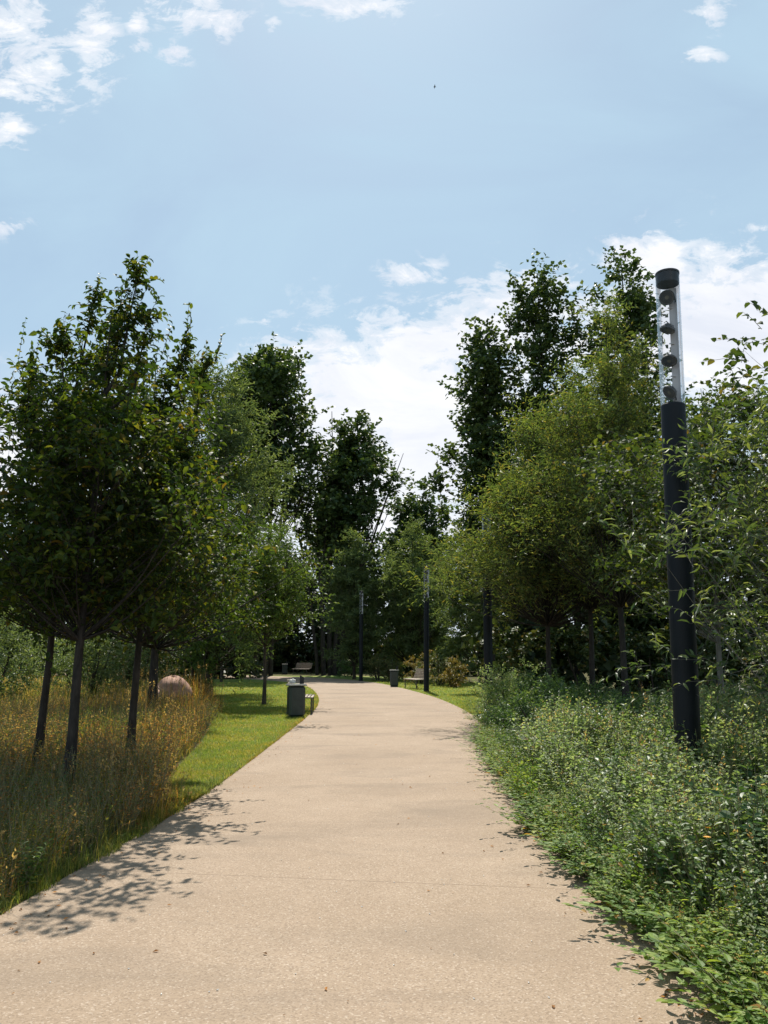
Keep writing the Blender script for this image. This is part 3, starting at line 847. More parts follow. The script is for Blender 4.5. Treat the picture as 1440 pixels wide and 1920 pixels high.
leaf_blob('hedge', 'long dark clipped hedge behind the path bend', 'hedge', (-6, 68.5, 0), (13, .8, 2.2), 26000, .3, 'hedge', 51, boxy=True, stems=26, rz=math.radians(-14))
leaf_blob('hedge', 'sunlit low hedge at the far left beyond the pale path', 'hedge', (-31, 73.5, 0), (12.5, .8, 2.3), 22000, .3, 'hedge', 52, boxy=True, stems=24, rz=math.radians(-4))
leaf_blob('hedge', 'ivy-topped hedge in deep shade behind the right-hand trunks', 'hedge', (9.5, 23.5, 0), (6.5, .7, 2.1), 16000, .13, 'hedge', 53, boxy=True, stems=18, rz=math.radians(-8), wr=.8)
leaf_blob('hedge', 'dark hedge behind the shrubs beyond the bench on the right', 'hedge', (5.5, 58, 0), (6, .9, 2.4), 18000, .26, 'hedge', 54, boxy=True, stems=16, rz=math.radians(-25))
SH = 'shrubs beyond the far bench and lamps'
for i, (px, D, ex, ez, lm, lab) in enumerate([
        (712, 47, .85, 1.35, 'shrub', 'grey-green rounded shrub next to the farthest lamp'),
        (738, 46, .8, 1.25, 'shrub', 'buff-topped low shrub behind the right litter bin'),
        (786, 42, .8, 1.5, 'gold', 'golden yellow shrub just left of the middle lamp'),
        (822, 40, .9, 1.7, 'shrub', 'pale green shrub just right of the middle lamp'),
        (846, 38, .8, 1.2, 'gold', 'yellowing shrub at the right end of the far border'),
        (655, 55, 1.2, 1.3, 'underdeep', 'dark low shrub left of the farthest lamp')]):
    x = (px - 720) / FPX * D
    leaf_blob('shrub', lab, 'shrub', (x, D, 0), (ex, ex * .8, ez), 2600, .1, lm, 60 + i, group=SH)
leaf_blob('shrub', 'large rounded shrub with pale leaf tips at the left edge', 'shrub', (-10.3, 20.5, 0), (1.75, 1.5, 2.75), 14000, .085, 'silver', 71, wr=.45, group='large shrubs on the left')
leaf_blob('shrub', 'smaller grey-green shrub between the two left trunks', 'shrub', (-9.3, 24.5, 0), (1.5, 1.3, 2.5), 11000, .09, 'silver', 72, wr=.45, group='large shrubs on the left')
leaf_blob('shrub', 'shadowed green shrub behind the dry grass and the straight trunk', 'shrub', (-10.5, 33, 0), (2.4, 1.5, 2.7), 12000, .13, 'hedge', 73, wr=.5, group='large shrubs on the left')
leaf_blob('sapling', 'upright light green sapling behind the pink boulder', 'sapling', (-6.9, 29, 0), (.6, .55, 2.3), 3500, .11, 'lime', 74, wr=.35, top=.7)
leaf_blob('shrub', 'low rusty shrub in front of the sunlit far hedge', 'shrub', (-14.5, 66, 0), (1.6, .9, 1.0), 2500, .15, 'gold', 75)
RB = 'bushes along the right border'
for i, (x, y, ex, ez, lm, lab) in enumerate([
        (3.05, 19.2, .8, 1.25, 'under', 'sunlit leafy bush at the foot of the willow-hidden lamp'),
        (2.95, 16.6, .85, 1.15, 'underdeep', 'dark green bush spilling onto the right path edge'),
        (3.9, 17.0, 1.0, .9, 'underdeep', 'shaded bush in front of the slim willow trunks'),
        (2.9, 13.9, .8, .95, 'underdeep', 'low dark bush where the right border narrows the path'),
        (4.4, 13.6, 1.1, .75, 'underdeep', 'shaded low bush before the tall willow trunk')]):
    leaf_blob('bush', lab, 'bush', (x, y, 0), (ex, ex, ez), 5200, .06, lm, 80 + i, group=RB, wr=.5, top=.3)

# ------------------------------------------------------------------ right border undergrowth: one mass
def herb_variant(seed, nleaf, ll, wr, bushy, kind, seedhead=False):
    """a herb of unit height: (verts, tris, materials)"""
    rng = np.random.default_rng(seed)
    ac = Acc()
    nb = 5
    e = np.c_[rng.normal(size=(nb, 2)) * bushy, rng.uniform(.75, 1.0, nb)]
    b = np.c_[rng.normal(size=(nb, 2)) * .03, np.zeros(nb)]
    mid = (b + e) / 2 + np.c_[rng.normal(size=(nb, 2)) * .03, np.zeros(nb)]
    prisms(ac, b, mid, .005, .004, 1); prisms(ac, mid, e, .004, .002, 1)
    k = rng.integers(0, nb, nleaf)
    t = rng.uniform(.12, 1, nleaf) ** .8
    pos = np.where((t < .5)[:, None], b[k] + (mid[k] - b[k]) * (t * 2)[:, None], mid[k] + (e[k] - mid[k]) * (t * 2 - 1)[:, None])
    az = rng.uniform(0, 6.283, nleaf)
    d = np.c_[np.cos(az), np.sin(az), rng.uniform(-.3, .7, nleaf)]
    pos = pos + d * (rng.uniform(0, .09, nleaf) * (1.2 - t))[:, None]
    leaves(ac, pos, d, np.array((0, 0, 1.0)) + rng.normal(size=(nleaf, 3)) * .4, ll * rng.uniform(.5, 1.2, nleaf) * (1.25 - .6 * t), wr, kind, 0)
    if seedhead:
        n = 16
        kk = rng.integers(0, nb, n)
        p = e[kk] + np.c_[rng.normal(size=(n, 2)) * .015, rng.uniform(-.1, .08, n)]
        leaves(ac, p, np.c_[rng.normal(size=(n, 2)) * .6, np.ones(n)], rng.normal(size=(n, 3)), np.full(n, .028), .5, 'dia', 2)
    return np.concatenate(ac.v), [(f, m_) for f, m_ in zip(ac.f, ac.m)]

def scatter(acc, var, P, H, Wd, az, rng, tilt=.12):
    V, FM = var
    n = len(P)
    c, s = np.cos(az), np.sin(az)
    x = (V[None, :, 0] * c[:, None] - V[None, :, 1] * s[:, None]) * Wd[:, None]
    y = (V[None, :, 0] * s[:, None] + V[None, :, 1] * c[:, None]) * Wd[:, None]
    z = np.broadcast_to(V[None, :, 2], (n, len(V))) * H[:, None]
    tl = rng.normal(size=(n, 2)) * tilt
    x = x + tl[:, :1] * z; y = y + tl[:, 1:] * z
    v = np.stack([x, y, z], -1) + P[:, None]
    base = (np.arange(n) * len(V))
    n0 = acc.n
    acc.v.append(v.reshape(-1, 3).astype(np.float32)); acc.t.append(np.zeros(n * len(V), np.float32)); acc.n += n * len(V)
    for f, m_ in FM:
        F = (f[None] + base[:, None, None] + n0).reshape(-1, f.shape[1])
        acc.f.append(F); acc.m.append(np.tile(m_, n))

def vnoise(x, y, sc_, seed):
    r = np.random.default_rng(seed)
    o = np.zeros_like(x)
    for k in range(6):
        a_ = r.uniform(0, 6.283); f_ = sc_ * r.uniform(.6, 1.7)
        o += np.sin((x * math.cos(a_) + y * math.sin(a_)) * f_ + r.uniform(0, 6.283))
    return o / 3.4

def undergrowth():
    rng = np.random.default_rng(5)
    ac = Acc()
    pale = [herb_variant(100 + i, 150, (.06, .072, .085, .066, .078)[i], .62, .18, 'dia' if i % 2 else 'oval', i == 0) for i in range(5)]
    deep = [herb_variant(110 + i, 95, .10, .62, .22, 'oval') for i in range(3)]
    low = [herb_variant(120 + i, 75, .13, .5, .36, 'cup') for i in range(3)]
    bands = [(2.6, 5.0, 5.2, 120), (5.0, 8.0, 6.5, 90), (8.0, 12.0, 8.0, 62), (12.0, 16.0, 9.0, 30), (16.0, 23.0, 9.5, 18)]
    for (y0, y1, xm, dens) in bands:
        N = int((y1 - y0) * (xm - 1.6) * dens)
        y = rng.uniform(y0, y1, N); x = rng.uniform(1.35, xm, N)
        ed = edge_x(PATH_R, y) - .02 + .10 * vnoise(y, y * .3, 4.0, 3) + .06 * vnoise(y, x * 0, 11, 8)
        d = x - ed
        keep = (d > -.09) & (np.abs(x) / y < .62) & (rng.uniform(0, 1, N) < np.interp(d, [0, .3], [.75, 1]))
        x, y, d = x[keep], y[keep], d[keep]
        h = np.interp(d, [0, .2, .5, 1.2, 2.5], [.26, .5, .64, .72, .85]) * np.interp(y, [3, 5, 7, 9.5, 11.5, 13, 20], [.85, .98, 1.08, 1.2, 1.05, .75, .7])
        h *= 1 + .42 * vnoise(x, y, 2.4, 4) + .12 * vnoise(x, y, 7, 6)
        h *= rng.uniform(.72, 1.14, len(x))
        h = np.clip(h, .08, 1.25)
        P = np.c_[x, y, np.zeros(len(x))]
        az = rng.uniform(0, 6.283, len(x))
        sel = rng.uniform(0, 1, len(x)) + .35 * vnoise(x, y, 1.6, 9)
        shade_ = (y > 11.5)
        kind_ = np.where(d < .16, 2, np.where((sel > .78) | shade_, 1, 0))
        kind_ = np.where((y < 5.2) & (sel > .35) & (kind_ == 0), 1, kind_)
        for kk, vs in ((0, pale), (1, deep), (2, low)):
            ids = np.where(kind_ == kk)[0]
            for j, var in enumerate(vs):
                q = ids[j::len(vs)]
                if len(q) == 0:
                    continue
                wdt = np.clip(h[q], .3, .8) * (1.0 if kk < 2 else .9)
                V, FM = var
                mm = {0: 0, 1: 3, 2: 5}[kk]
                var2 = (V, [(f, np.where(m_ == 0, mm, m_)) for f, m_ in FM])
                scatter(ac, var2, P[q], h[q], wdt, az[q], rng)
    # creeping plants that lap over the edge of the slab
    N = 620
    y = rng.uniform(2.8, 15, N); x = edge_x(PATH_R, y) + rng.uniform(-.12, .14, N) + .06 * vnoise(y, y, 5, 41)
    for j, var in enumerate(low + pale[:2]):
        var = (var[0], [(f, np.where(m_ == 0, 5, m_)) for f, m_ in var[1]])
        q = slice(j, None, 5)
        n_ = len(x[q])
        scatter(ac, var, np.c_[x[q], y[q], np.full(n_, .006)], rng.uniform(.1, .32, n_), rng.uniform(.35, .8, n_), rng.uniform(0, 6.283, n_), rng, .3)
    # grass blades among the herbs
    N = 5000
    y = 2.8 + 10 * rng.uniform(0, 1, N) ** 1.4; x = rng.uniform(1.6, 6.5, N)
    ed = edge_x(PATH_R, y)
    k = (x > ed + .02) & (x / y < .6) & (vnoise(x, y, 1.9, 12) + rng.uniform(-.6, .6, N) > .1)
    x, y, ed = x[k], y[k], ed[k]
    hh = np.interp(x - ed, [0, .5, 2], [.16, .5, .85]) * rng.uniform(.6, 1.25, len(x)) * np.interp(y, [3, 6, 12], [.6, .95, 1.1])
    blades(ac, np.c_[x, y, np.zeros(len(x))], hh, rng.uniform(.004, .009, len(x)), rng.uniform(.1, .8, len(x)), rng.uniform(0, 6.283, len(x)), 4)
    # dry stalks with seed heads
    N = 130
    y = rng.uniform(3.5, 12, N); x = edge_x(PATH_R, y) + .2 + rng.uniform(0, 1, N) ** 1.2 * 4
    hh = np.interp(x - edge_x(PATH_R, y), [0, .6, 2], [.3, .7, 1.05]) * rng.uniform(.7, 1.1, N) * np.interp(y, [3, 7, 12], [.6, .95, 1.05])
    P0 = np.c_[x, y, np.zeros(N)]; P1 = P0 + np.c_[rng.normal(size=(N, 2)) * .13 * hh[:, None], hh]
    prisms(ac, P0, P1, .0022, .0012, 2)
    m_ = 9
    Pp = np.repeat(P1, m_, 0) - np.c_[np.zeros((N * m_, 2)), rng.uniform(0, .12, N * m_)] + rng.normal(size=(N * m_, 3)) * .008
    leaves(ac, Pp, np.c_[rng.normal(size=(N * m_, 2)) * .5, np.ones(N * m_)], rng.normal(size=(N * m_, 3)), rng.uniform(.02, .04, N * m_), .45, 'dia', 2)
    o = ac.build('undergrowth', [M['under'], M['stalk'], M['seed'], M['underdeep'], M['greengrass'], M['creep']])
    tag(o, 'dense pale green wild herbs spilling over the right edge of the path', 'undergrowth', kind='stuff')
undergrowth()

# orange flower heads: individual little plants by the right border
FG = 'orange flowers in the right border'
def flower_proto():
    root = thing('marigold_flower', '', 'flower')
    a = Acc(); prisms(a, np.array([[0, 0, 0.0]]), np.array([[.02, 0, .6]]), .003, .002, 0, 5)
    a.build('stem', M['stalk'], root)
    a = Acc()
    az = np.arange(12) * 6.283 / 12
    P = np.tile(np.array([[.02, 0, .6]]), (12, 1))
    leaves(a, P, np.c_[np.cos(az), np.sin(az), np.full(12, .25)], np.tile(np.array([[0, 0, 1.0]]), (12, 1)), np.full(12, .024), .5, 'oval', 0)
    a.build('blossom', M['petal'], root)
    return root
def copy_tree(o):
    c = o.copy(); COL.objects.link(c)
    for ch in o.children:
        d = ch.copy(); COL.objects.link(d); d.parent = c
    return c
fp = flower_proto()
FL = [(1328, 1552, 4.9, 'highest'), (1326, 1570, 4.7, ''), (1403, 1586, 5.0, ''), (1438, 1618, 4.6, ''), (1270, 1556, 5.4, ''), (1340, 1548, 5.2, '')]
FLAB = ['orange flower, topmost of the cluster right of the lamp foot', 'orange flower just under the topmost one in the right border', 'orange flower standing alone towards the right edge', 'orange flower cut by the right edge of the view',
        'yellow-orange flower left of the cluster below the lamp', 'small orange flower close beside the topmost one']
for i, (px, py, D, _) in enumerate(FL):
    o = fp if i == 0 else copy_tree(fp)
    p = at(px, py, D)
    o.location = (p[0] - .02, p[1], max(0, p[2] - .6))
    tag(o, FLAB[i], 'flower', FG)
    s_ = 1.0
    if p[2] < .6:
        s_ = max(.3, p[2] / .6)
    o.scale = (1, 1, s_)
    o.location[2] = p[2] - .6 * s_

# ------------------------------------------------------------------ left meadow of dry grass: one mass
def meadow():
    rng = np.random.default_rng(6)
    ac = Acc()
    bands = [(4.2, 7.0, 260), (7.0, 11.0, 230), (11, 16, 150), (16, 24, 85), (24, 40, 26)]
    for (y0, y1, dens) in bands:
        x0 = -.56 * y1 - .3
        N = int((y1 - y0) * (-2 - x0) * dens)
        y = rng.uniform(y0, y1, N); x = rng.uniform(x0, -1.6, N)
        ed = np.where(y < 8.4, edge_x(PATH_L, y), meadow_x(y)) + .12 * vnoise(y, y * .5, 3, 20)
        d = ed - x
        k = (d > .03) & (x / y > -.56)
        x, y, d = x[k], y[k], d[k]
        n = len(x)
        h = np.interp(d, [0, .2, .6, 1.6], [.2, .4, .58, .62]) * (1 + .45 * vnoise(x, y, 1.9, 21)) * (1 - .55 * np.exp(-((y - 11.5) / 2.2) ** 2 - ((x + 5.0) / 1.6) ** 2)) * rng.uniform(.6, 1.3, n)
        h *= np.interp(y, [4, 6, 8, 9, 12, 20], [.5, .48, .5, .6, .85, 1.1]) * np.interp(d, [0, .5, 1.2, 2.2], [1.3, 1.3, 1.0, .85])
        red = (rng.uniform(0, 1, n) < .5 * np.exp(-((d - .5) / .35) ** 2)) & (y > 8)
        green = (~red) & (1.5 * vnoise(x, y, 1.1, 22) + rng.uniform(-.4, .4, n) > np.interp(y, [6, 9, 12, 40], [-.1, .25, .35, .35])) | (y < 6.2) & (rng.uniform(0, 1, n) < .55)
        for sel, mt in ((green, 1), (~green & ~red, 0), (red, 5)):
            q = np.where(sel)[0]
            for rep in range(3):
                P = np.c_[x[q] + rng.normal(size=len(q)) * .03, y[q] + rng.normal(size=len(q)) * .03, np.zeros(len(q))]
                wd = np.interp(y[q], [4, 10, 25], [.004, .007, .014]) * rng.uniform(.7, 1.4, len(q))
                blades(ac, P, np.clip(h[q] * rng.uniform(.6, 1.2, len(q)), .05, 1.2), wd, np.abs(rng.normal(size=len(q))) * .75, rng.uniform(0, 6.283, len(q)), mt)
        # seed stalks
        q = np.where((~green) & (rng.uniform(0, 1, n) < .16))[0]
        P0 = np.c_[x[q], y[q], np.zeros(len(q))]
        hh = np.clip(h[q] * rng.uniform(1.0, 1.45, len(q)), .1, 1.3)
        P1 = P0 + np.c_[rng.normal(size=(len(q), 2)) * .12 * hh[:, None], hh]
        ws = np.interp(y[q], [4, 10, 25], [.0018, .003, .006])
        prisms(ac, P0, P1, ws, ws * .6, 2)
        m_ = 8
        Pp = np.repeat(P1, m_, 0) - np.c_[np.zeros((len(q) * m_, 2)), rng.uniform(0, .16, len(q) * m_)] + rng.normal(size=(len(q) * m_, 3)) * .012
        leaves(ac, Pp, np.c_[rng.normal(size=(len(q) * m_, 2)) * .5, np.ones(len(q) * m_)], rng.normal(size=(len(q) * m_, 3)), rng.uniform(.02, .045, len(q) * m_), .45, 'dia', 3)
    # broad-leaved weeds standing in the grass
    hv = [herb_variant(140 + i, 60, .07, .4, .25, 'dia') for i in range(6)]
    N = 3600
    y = rng.uniform(4.6, 20, N); x = edge_x(PATH_L, np.minimum(y, 8.4)) - .1 - rng.uniform(0, 1, N) * (y * .4)
    ok = (x < np.where(y < 8.4, 0, meadow_x(y)) - .05) & (x / y > -.56)
    x, y = x[ok], y[ok]
    for j, var in enumerate(hv):
        P = np.c_[x[j::6], y[j::6], np.zeros(len(x[j::6]))]
        hh = rng.uniform(.25, .75, len(P)) * np.interp(P[:, 1], [4, 9], [.5, 1])
        V, FM = var
        scatter(ac, (V, [(f, np.where(m_ == 0, (0, 5, 0, 5, 4, 3)[j], 2)) for f, m_ in FM]), P, hh, np.clip(hh, .3, .7), rng.uniform(0, 6.283, len(P)), rng)
    o = ac.build('dry_grass', [M['meadow'], M['greengrass'], M['stalk'], M['seed'], M['underdeep'], M['rust']])
    tag(o, 'tall sun-bleached meadow grass around the left tree trunks', 'dry grass', kind='stuff')
meadow()

def lawn_grass():
    rng = np.random.default_rng(8)
    ac = Acc()
    N = 90000
    y = 8.6 + 36 * rng.uniform(0, 1, N) ** 1.5
    xl = np.where(y < 44, meadow_x(y), -20)
    xr = edge_x(PATH_L, y) + .015
    x = xl + (xr - xl) * rng.uniform(0, 1, N)
    edge = np.exp(-((xr - x) / .15) ** 2)
    h = rng.uniform(.025, .06, N) * np.interp(y, [8, 30], [1, 1.25]) + .05 * edge * rng.uniform(0, 1, N) + .04 * np.exp(-((x - xl) / .3) ** 2)
    blades(ac, np.c_[x, y, np.full(N, .003)], h, np.interp(y, [8, 40], [.006, .018]) * rng.uniform(.7, 1.3, N), rng.uniform(.1, .9, N), rng.uniform(0, 6.283, N), 0, 2)
    N = 30000
    y = 21 + 26 * rng.uniform(0, 1, N) ** 1.3
    x = edge_x(PATH_R, y) - .015 + rng.uniform(0, 1, N) * np.interp(y, [20.5, 23, 30, 58], [.05, 1.8, 4.2, 7])
    blades(ac, np.c_[x, y, np.full(N, .003)], rng.uniform(.03, .07, N), np.interp(y, [20, 45], [.011, .022]) * rng.uniform(.7, 1.3, N), rng.uniform(.1, .9, N), rng.uniform(0, 6.283, N), 0, 2)
    # ragged verge along the left path edge near the camera
    N = 5000
    y = 3.8 + 6 * rng.uniform(0, 1, N); x = edge_x(PATH_L, y) + .03 - np.abs(rng.normal(size=N)) * .13 + .05 * vnoise(y, y, 6, 30)
    blades(ac, np.c_[x, y, np.full(N, .003)], rng.uniform(.03, .11, N), rng.uniform(.003, .007, N), rng.uniform(.2, 1.1, N), rng.uniform(0, 6.283, N), 1, 2)
    # straw-dry fringe where the turf meets the slab
    N = 9000
    y = 7.6 + 24 * rng.uniform(0, 1, N) ** 1.5; x = edge_x(PATH_L, y) + .015 - np.abs(rng.normal(size=N)) * .09 * (1 + .8 * vnoise(y, y, 2.5, 31))
    blades(ac, np.c_[x, y, np.full(N, .004)], rng.uniform(.015, .06, N), rng.uniform(.005, .010, N), rng.uniform(.3, 1.3, N), rng.uniform(0, 6.283, N), 2, 2)
    o = ac.build('lawn_grass', [M['lawn_blade'], M['greengrass'], M['meadow']])
    tag(o, 'short mown green grass growing beside the path', 'grass', kind='stuff')
lawn_grass()

def litter():
    rng = np.random.default_rng(15)
    ac = Acc()
    N = 900
    y = 3 + 30 * rng.uniform(0, 1, N) ** 2
    left = rng.uniform(0, 1, N) < .4
    e = np.abs(rng.normal(size=N)) * .22
    x = np.where(left, edge_x(PATH_L, y) + e, edge_x(PATH_R, y) - e)
    wide = rng.uniform(0, 1, N) < .15
    x = np.where(wide, edge_x(PATH_L, y) + (edge_x(PATH_R, y) - edge_x(PATH_L, y)) * rng.uniform(.05, .95, N), x)
    az = rng.uniform(0, 6.283, N)
    leaves(ac, np.c_[x, y, np.full(N, .013)], np.c_[np.cos(az), np.sin(az), rng.uniform(-.05, .2, N)], np.array((0, 0, 1.0)) + rng.normal(size=(N, 3)) * .2, rng.uniform(.012, .04, N), .45, 'dia', 0)
    N = 260
    y = 3 + 34 * rng.uniform(0, 1, N) ** 1.5; x = edge_x(PATH_L, y) + (edge_x(PATH_R, y) - edge_x(PATH_L, y)) * rng.uniform(.02, .98, N)
    az = rng.uniform(0, 6.283, N); L = rng.uniform(.004, .011, N)
    P0 = np.c_[x, y, np.full(N, .011)]
    prisms(ac, P0, P0 + np.c_[np.cos(az) * L, np.sin(az) * L, L * .2], .003, .002, 1, 4)
    o = ac.build('leaf_litter', [M['rust'], M['paper']])
    tag(o, 'fallen leaf scraps and pale grit scattered over the path', 'litter', kind='stuff')
litter()

# ------------------------------------------------------------------ street lamps
def lamp_proto():
    root = thing('street_lamp', '', 'street lamp')
    H, z0, R = 5.33, 3.95, .115
    a = Acc(); lathe(a, [(0, 0), (.145, 0), (.145, .03), (.118, .045), (R, .06), (R, z0 - .012), (R - .008, z0), (0, z0)], 32)
    a.build('pole', M['lamp_black'], root, smooth=False)
    a = Acc()
    lathe(a, [(R - .001, z0), (R - .001, H)], 48)
    gt = a.build('glass_tube', M['tube'], root, smooth=True)
    a = Acc(); lathe(a, [(0, H + .012), (R - .01, H + .012), (R + .002, H + .006), (R + .002, H - .012), (R - .006, H - .016), (R - .006, H - .115), (0, H - .115)], 32)
    a.build('cap', M['bin_hood'], root)
    a = Acc(); box(a, (.062, .045, (z0 + H) / 2 - .06), (.075, .014, H - z0 - .14), 0, math.radians(-22), .003)
    for z in (5.0, 4.62, 4.28):
        box(a, (.03, .035, z - .02), (.05, .012, .008), 0)
    a.build('mounting_rail', M['rail'], root)
    spots = [(5.07, 200, -50), (4.74, 250, 12), (4.41, 215, 25), (4.08, 190, -58)]
    for (z, azd, tilt) in spots:
        # a drum floodlight: finned body, bezel, lens
        s = Acc(); lathe(s, [(0, .026), (.036, .026), (.048, .018), (.054, .0), (.066, -.004), (.068, -.022), (.064, -.026), (.058, -.022), (0, -.02)], 20)
        for k in range(7):
            box(s, (-.03 + k * .01, 0, .026), (.003, .06, .016))
        o = s.build('spotlight', M['spot_grey'], root)
        o.location = (-.022, -.018, z)
        o.rotation_euler = [math.radians(c) for c in {5.07: (-58, 0, -14), 4.74: (8, 14, 20), 4.41: (-24, 16, 0), 4.08: (-10, 52, 0)}[z]]
        o.scale = (1.12, 1.12, 1.12)
        s = Acc(); lathe(s, [(0, -.0205), (.05, -.0208), (.0575, -.0225)], 20)
        s.build('lens', M['lens'], o)
        s = Acc(); tube(s, [(.065, 0, .0), (.075, .03, .02), (.08, .05, .03)], .007, 6)
        s.build('bracket', M['spot_grey'], o)
        s = Acc(); tube(s, [(-.05, .0, .03), (-.02, .03, .07), (.04, .04, .06)], .004, 5)
        s.build('cable', M['spot_grey'], o)
    return root
lp = lamp_proto()
LAMPS = [(2.72, 7.2, 'tall black lamp post nearest the camera with a clear tube head'), (2.70, 20.4, 'black lamp post whose head is hidden inside the willow'),
         (1.80, 33.5, 'black lamp post beside the right-hand bench with its tube against trees'), (-1.37, 46.7, 'farthest dark lamp post at the right rim of the path bend')]
for i, (x, y, lab) in enumerate(LAMPS):
    if i == 0:
        o = lp
    else:
        o = lp.copy(); COL.objects.link(o)
        for ch in lp.children:
            c = ch.copy(); COL.objects.link(c); c.parent = o
            for gch in ch.children:
                d = gch.copy(); COL.objects.link(d); d.parent = c
    o.location = (x, y, 0)
    o.rotation_euler = (0, math.radians((1.5, .6, .6, 0)[i]), 0)
    tag(o, lab, 'street lamp', 'lamp posts along the right side of the path')

# ------------------------------------------------------------------ litter bins and benches
def bin_proto():
    root = thing('litter_bin', '', 'litter bin')
    a = Acc()
    box(a, (0, 0, .395), (.40, .40, .75), 0, 0, .05)
    for k in range(9):
        for s in (-1, 1):
            box(a, (-.14 + k * .035, s * .2, .4), (.012, .008, .66))
            box(a, (s * .2, -.14 + k * .035, .4), (.008, .012, .66))
    a.build('body', M['bin'], root)
    a = Acc(); box(a, (0, 0, .01), (.34, .34, .03), 0); a.build('foot', M['bin_hood'], root)
    a = Acc()
    box(a, (0, 0, .785), (.47, .47, .03), 0, 0, .012); box(a, (0, 0, .805), (.43, .43, .015), 0, 0, .004)
    a.build('rim', M['bin_rim'], root)
    a = Acc()   # upright plate with a slanting top
    v = [(.09, -.01, .813), (.20, .02, .813), (.20, .02, .97), (.09, -.01, 1.03)]
    v2 = [(x - .004, y + .022, z) for x, y, z in v]
    a.add(v + v2, [(0, 1, 2, 3), (7, 6, 5, 4), (0, 4, 5, 1), (1, 5, 6, 2), (2, 6, 7, 3), (3, 7, 4, 0)])
    a.build('hood', M['bin_hood'], root)
    return root
bp = bin_proto()
BINS = [(-2.22, 19.95, 18, 'dark green litter bin with white paper on it beside the left path edge'), (.50, 38.5, 0, 'dark litter bin next to the bench on the right of the path'), (-7.9, 62.5, 10, 'dim litter bin in the shade of the far hedge')]
for i, (x, y, rz, lab) in enumerate(BINS):
    o = bp if i == 0 else copy_tree(bp)
    o.location = (x, y, 0.006); o.rotation_euler = (0, 0, math.radians(rz))
    if i == 1:
        o.scale = (-1, 1, 1) if False else (1, 1, 1)
    tag(o, lab, 'litter bin', 'litter bins along the path')

a = Acc()   # crumpled paper on the left bin
rng = np.random.default_rng(3)
th = np.linspace(0, math.pi, 7); phs = np.linspace(0, 2 * math.pi, 11)[:-1]
v = np.array([(math.sin(t) * math.cos(p), math.sin(t) * math.sin(p), math.cos(t)) for t in th for p in phs])
v = v * np.array((.09, .07, .055)) * (1 + rng.normal(size=(len(v), 1)) * .16)
v[:, 2] -= v[:, 2].min()
f = [(r * 10 + c, (r + 1) * 10 + c, (r + 1) * 10 + (c + 1) % 10, r * 10 + (c + 1) % 10) for r in range(6) for c in range(10)]
a.add(v, f)
tag(a.build('crumpled_paper', M['paper'], loc=(-2.32, 19.95, .819)), 'crumpled white paper left on top of the near litter bin', 'paper')

def bench_proto(L=1.5):
    """faces +Y; length along X; seat .45 high"""
    root = thing('park_bench', '', 'bench')
    a = Acc()
    for k in range(6):
        box(a, (0, -.2 + k * .085, .445 - .004 * k), (L, .066, .03), 0, 0, .006)
    a.build('seat', M['slat'], root)
    a = Acc()
    for k in range(6):
        box(a, (0, -.285 - k * .028, .50 + k * .072), (L, .026, .058), 0, 0, .006)
    a.build('backrest', M['slat'], root)
    for s in (-1, 1):
        x = s * (L / 2 - .12)
        a = Acc(); box(a, (x, .215, .21), (.05, .04, .42), 0, 0, .006); a.build('leg', M['bench_leg'], root)
        a = Acc()
        q = np.linspace(0, 1, 9)
        pts = np.c_[np.full(9, x), -.02 - .42 * q ** 1.1, .405 - .40 * q ** 1.9]
        tube(a, pts, .024, 6); a.build('leg', M['bench_leg'], root)
        a = Acc()
        pts = np.array([(x, .24, .418), (x, 0, .415), (x, -.2, .412), (x, -.265, .45), (x, -.36, .70), (x, -.42, .86)])
        pts[3:, 1] -= .012
        tube(a, pts, .014, 6); a.build('side_frame', M['bench_leg'], root)
    return root
bn = bench_proto()
BENCH = [(1.42, 36.2, 112, 'slatted wooden bench on the grass beside the middle lamp post'), (-2.17, 21.55, -87, 'wooden bench half hidden behind the near litter bin'), (-6.5, 61.8, 152, 'shaded bench beneath the far hedge beside the dim bin')]
for i, (x, y, rz, lab) in enumerate(BENCH):
    o = bn if i == 0 else copy_tree(bn)
    o.location = (x, y, .005); o.rotation_euler = (0, 0, math.radians(rz))
    tag(o, lab, 'bench', 'wooden park benches')

# ------------------------------------------------------------------ boulder, marker post, twig, weed, bird
a = Acc()
rng = np.random.default_rng(9)
nth, nph = 18, 32
V = []
for i in range(nth):
    t = math.pi * .85 * i / (nth - 1)
    for j in range(nph):
        p = 2 * math.pi * j / nph
        d = np.array((math.sin(t) * math.cos(p), math.sin(t) * math.sin(p), math.cos(t)))
        r = 1 + .04 * math.sin(3 * p + 1) + .03 * math.sin(5 * t + 2 * p)
        q = d * r * np.array((.5, .46, .44))
        # hollow in the lower left side
        g_ = math.exp(-((q[0] + .34) / .13) ** 2 - ((q[2] - .2) / .15) ** 2) * (1 if q[1] < 0 else 0)
        q = q * (1 - .42 * g_)
        V.append(q + np.array((0, 0, .55)))
f = [(i * nph + j, (i + 1) * nph + j, (i + 1) * nph + (j + 1) % nph, i * nph + (j + 1) % nph) for i in range(nth - 1) for j in range(nph)]
a.add(V, f)
tag(a.build('boulder', M['stone'], loc=(-5.55, 20.6, 0), smooth=True), 'smooth pink domed boulder lying in the dry grass', 'boulder')

r = thing('marker_post', 'small grey marker post beside the pale far path', 'post', (-21.3, 73.0, 0))
a = Acc(); box(a, (0, 0, .7), (.5, .12, 1.4), 0, 0, .03); a.build('panel', M['sign'], r)
a = Acc(); box(a, (.33, .1, .8), (.12, .1, 1.6), 0, 0, .02); a.build('post', M['bin_hood'], r)

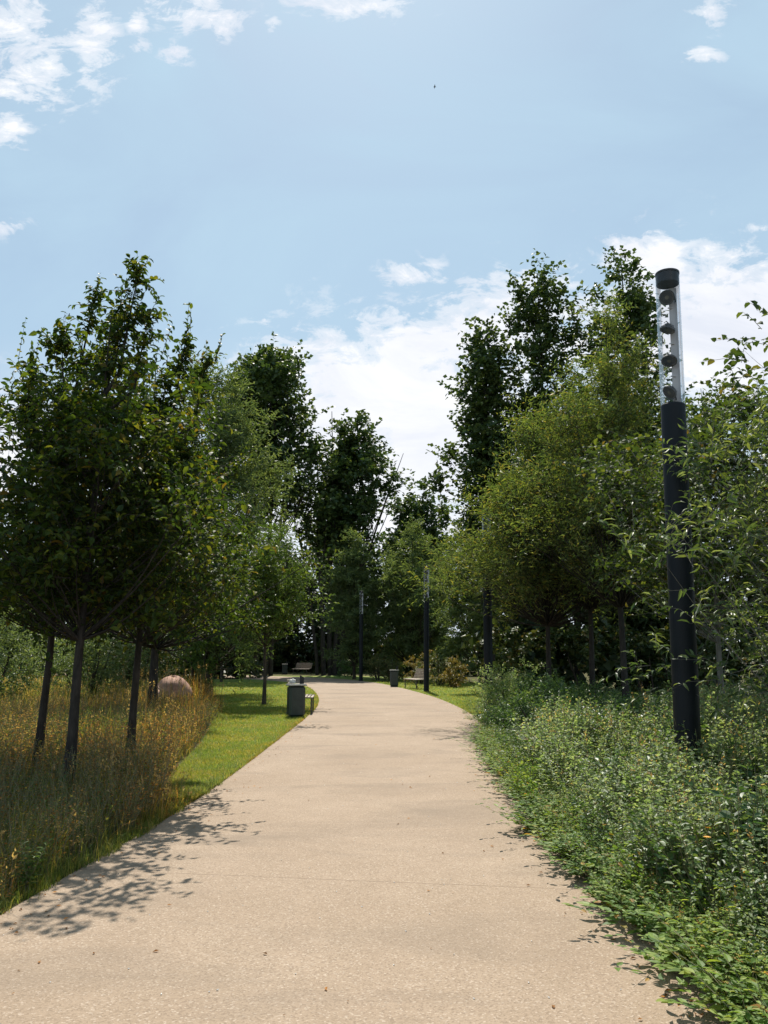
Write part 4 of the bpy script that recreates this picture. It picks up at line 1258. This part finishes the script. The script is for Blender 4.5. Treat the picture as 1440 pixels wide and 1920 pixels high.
a = Acc()
p = at(398, 1499, 8.75)
tube(a, [(-.10, 0, .0), (-.03, .008, .006), (.05, -.004, .002), (.11, .01, .008)], [.004, .007, .006, .002], 6)
tube(a, [(.03, 0, .004), (.06, .03, .012)], [.004, .001], 5)
tag(a.build('twig', M['twig'], loc=(p[0], 8.75, .014), smooth=True), 'short dry twig lying on the left side of the path', 'twig')

def weed(x, y, H, seed, label, n=26, ll=.1):
    rng = np.random.default_rng(seed)
    root = thing('weed', label, 'weed', (x, y, 0))
    lf = Acc()
    for k in range(4):
        e = np.array((rng.normal() * .1, rng.normal() * .08, H * rng.uniform(.7, 1)))
        b = np.array((rng.normal() * .02, rng.normal() * .02, 0))
        q = np.linspace(0, 1, 6)[:, None]
        pts = b + (e - b) * q
        st = Acc(); tube(st, pts, np.linspace(.005, .002, 6), 5); st.build('stem', M['stalk'], root)
        t = np.linspace(.12, 1, n)
        P = b + (e - b) * t[:, None]
        az = np.arange(n) * 2.4 + rng.uniform(0, 6)
        leaves(lf, P, np.c_[np.cos(az), np.sin(az), np.full(n, .45)], np.tile(np.array([[0, 0, 1.0]]), (n, 1)) + rng.normal(size=(n, 3)) * .2, ll * rng.uniform(.6, 1.1, n) * (1.1 - .5 * t), .26, 'long')
    lf.build('leaves', M['lime'], root)
p = at(75, 1690, 5.15)
weed(-2.36, 5.45, .34, 1, 'fresh green weed at the left path edge in the shade')
WG = 'tall weeds above the right border'
for i, (px, py, D, lab) in enumerate([(1207, 1275, 10.2, 'tall pale-topped weed standing above the border left of the near lamp'), (1065, 1298, 11, 'pale weed tip left of the tall pale-topped one'),
                                      (1370, 1320, 8.6, 'leaning leafy weed right of the near lamp'), (1112, 1302, 10.8, 'weed tip between the two taller weeds above the border')]):
    p = at(px, py, D)
    weed(p[0], D, max(.8, p[2]), 20 + i, lab, 30, .075)

r = thing('bird', 'tiny dark bird flying high in the blue sky', 'bird', at(815, 163, 90))
a = Acc()
tube(a, [(-.16, 0, 0), (-.08, 0, .01), (.04, 0, .02), (.13, 0, .02), (.19, 0, .01)], [.015, .05, .055, .035, .008], 8); a.build('body', M['bird'], r, smooth=True)
for s in (-1, 1):
    a = Acc()
    v = [(.06, s * .04, .02), (-.05, s * .04, .02), (.06, s * .22, .09), (-.04, s * .22, .09), (-.02, s * .42, .05)]
    v2 = [(x, y, z - .008) for x, y, z in v]
    a.add(v + v2, [(0, 1, 3, 2), (5, 7, 8, 6), (0, 2, 7, 5), (1, 6, 8, 3)]); a.add([v[2], v[3], v[4], v2[2], v2[3], v2[4]], [(0, 1, 2), (3, 5, 4)])
    a.build('wing', M['bird'], r)
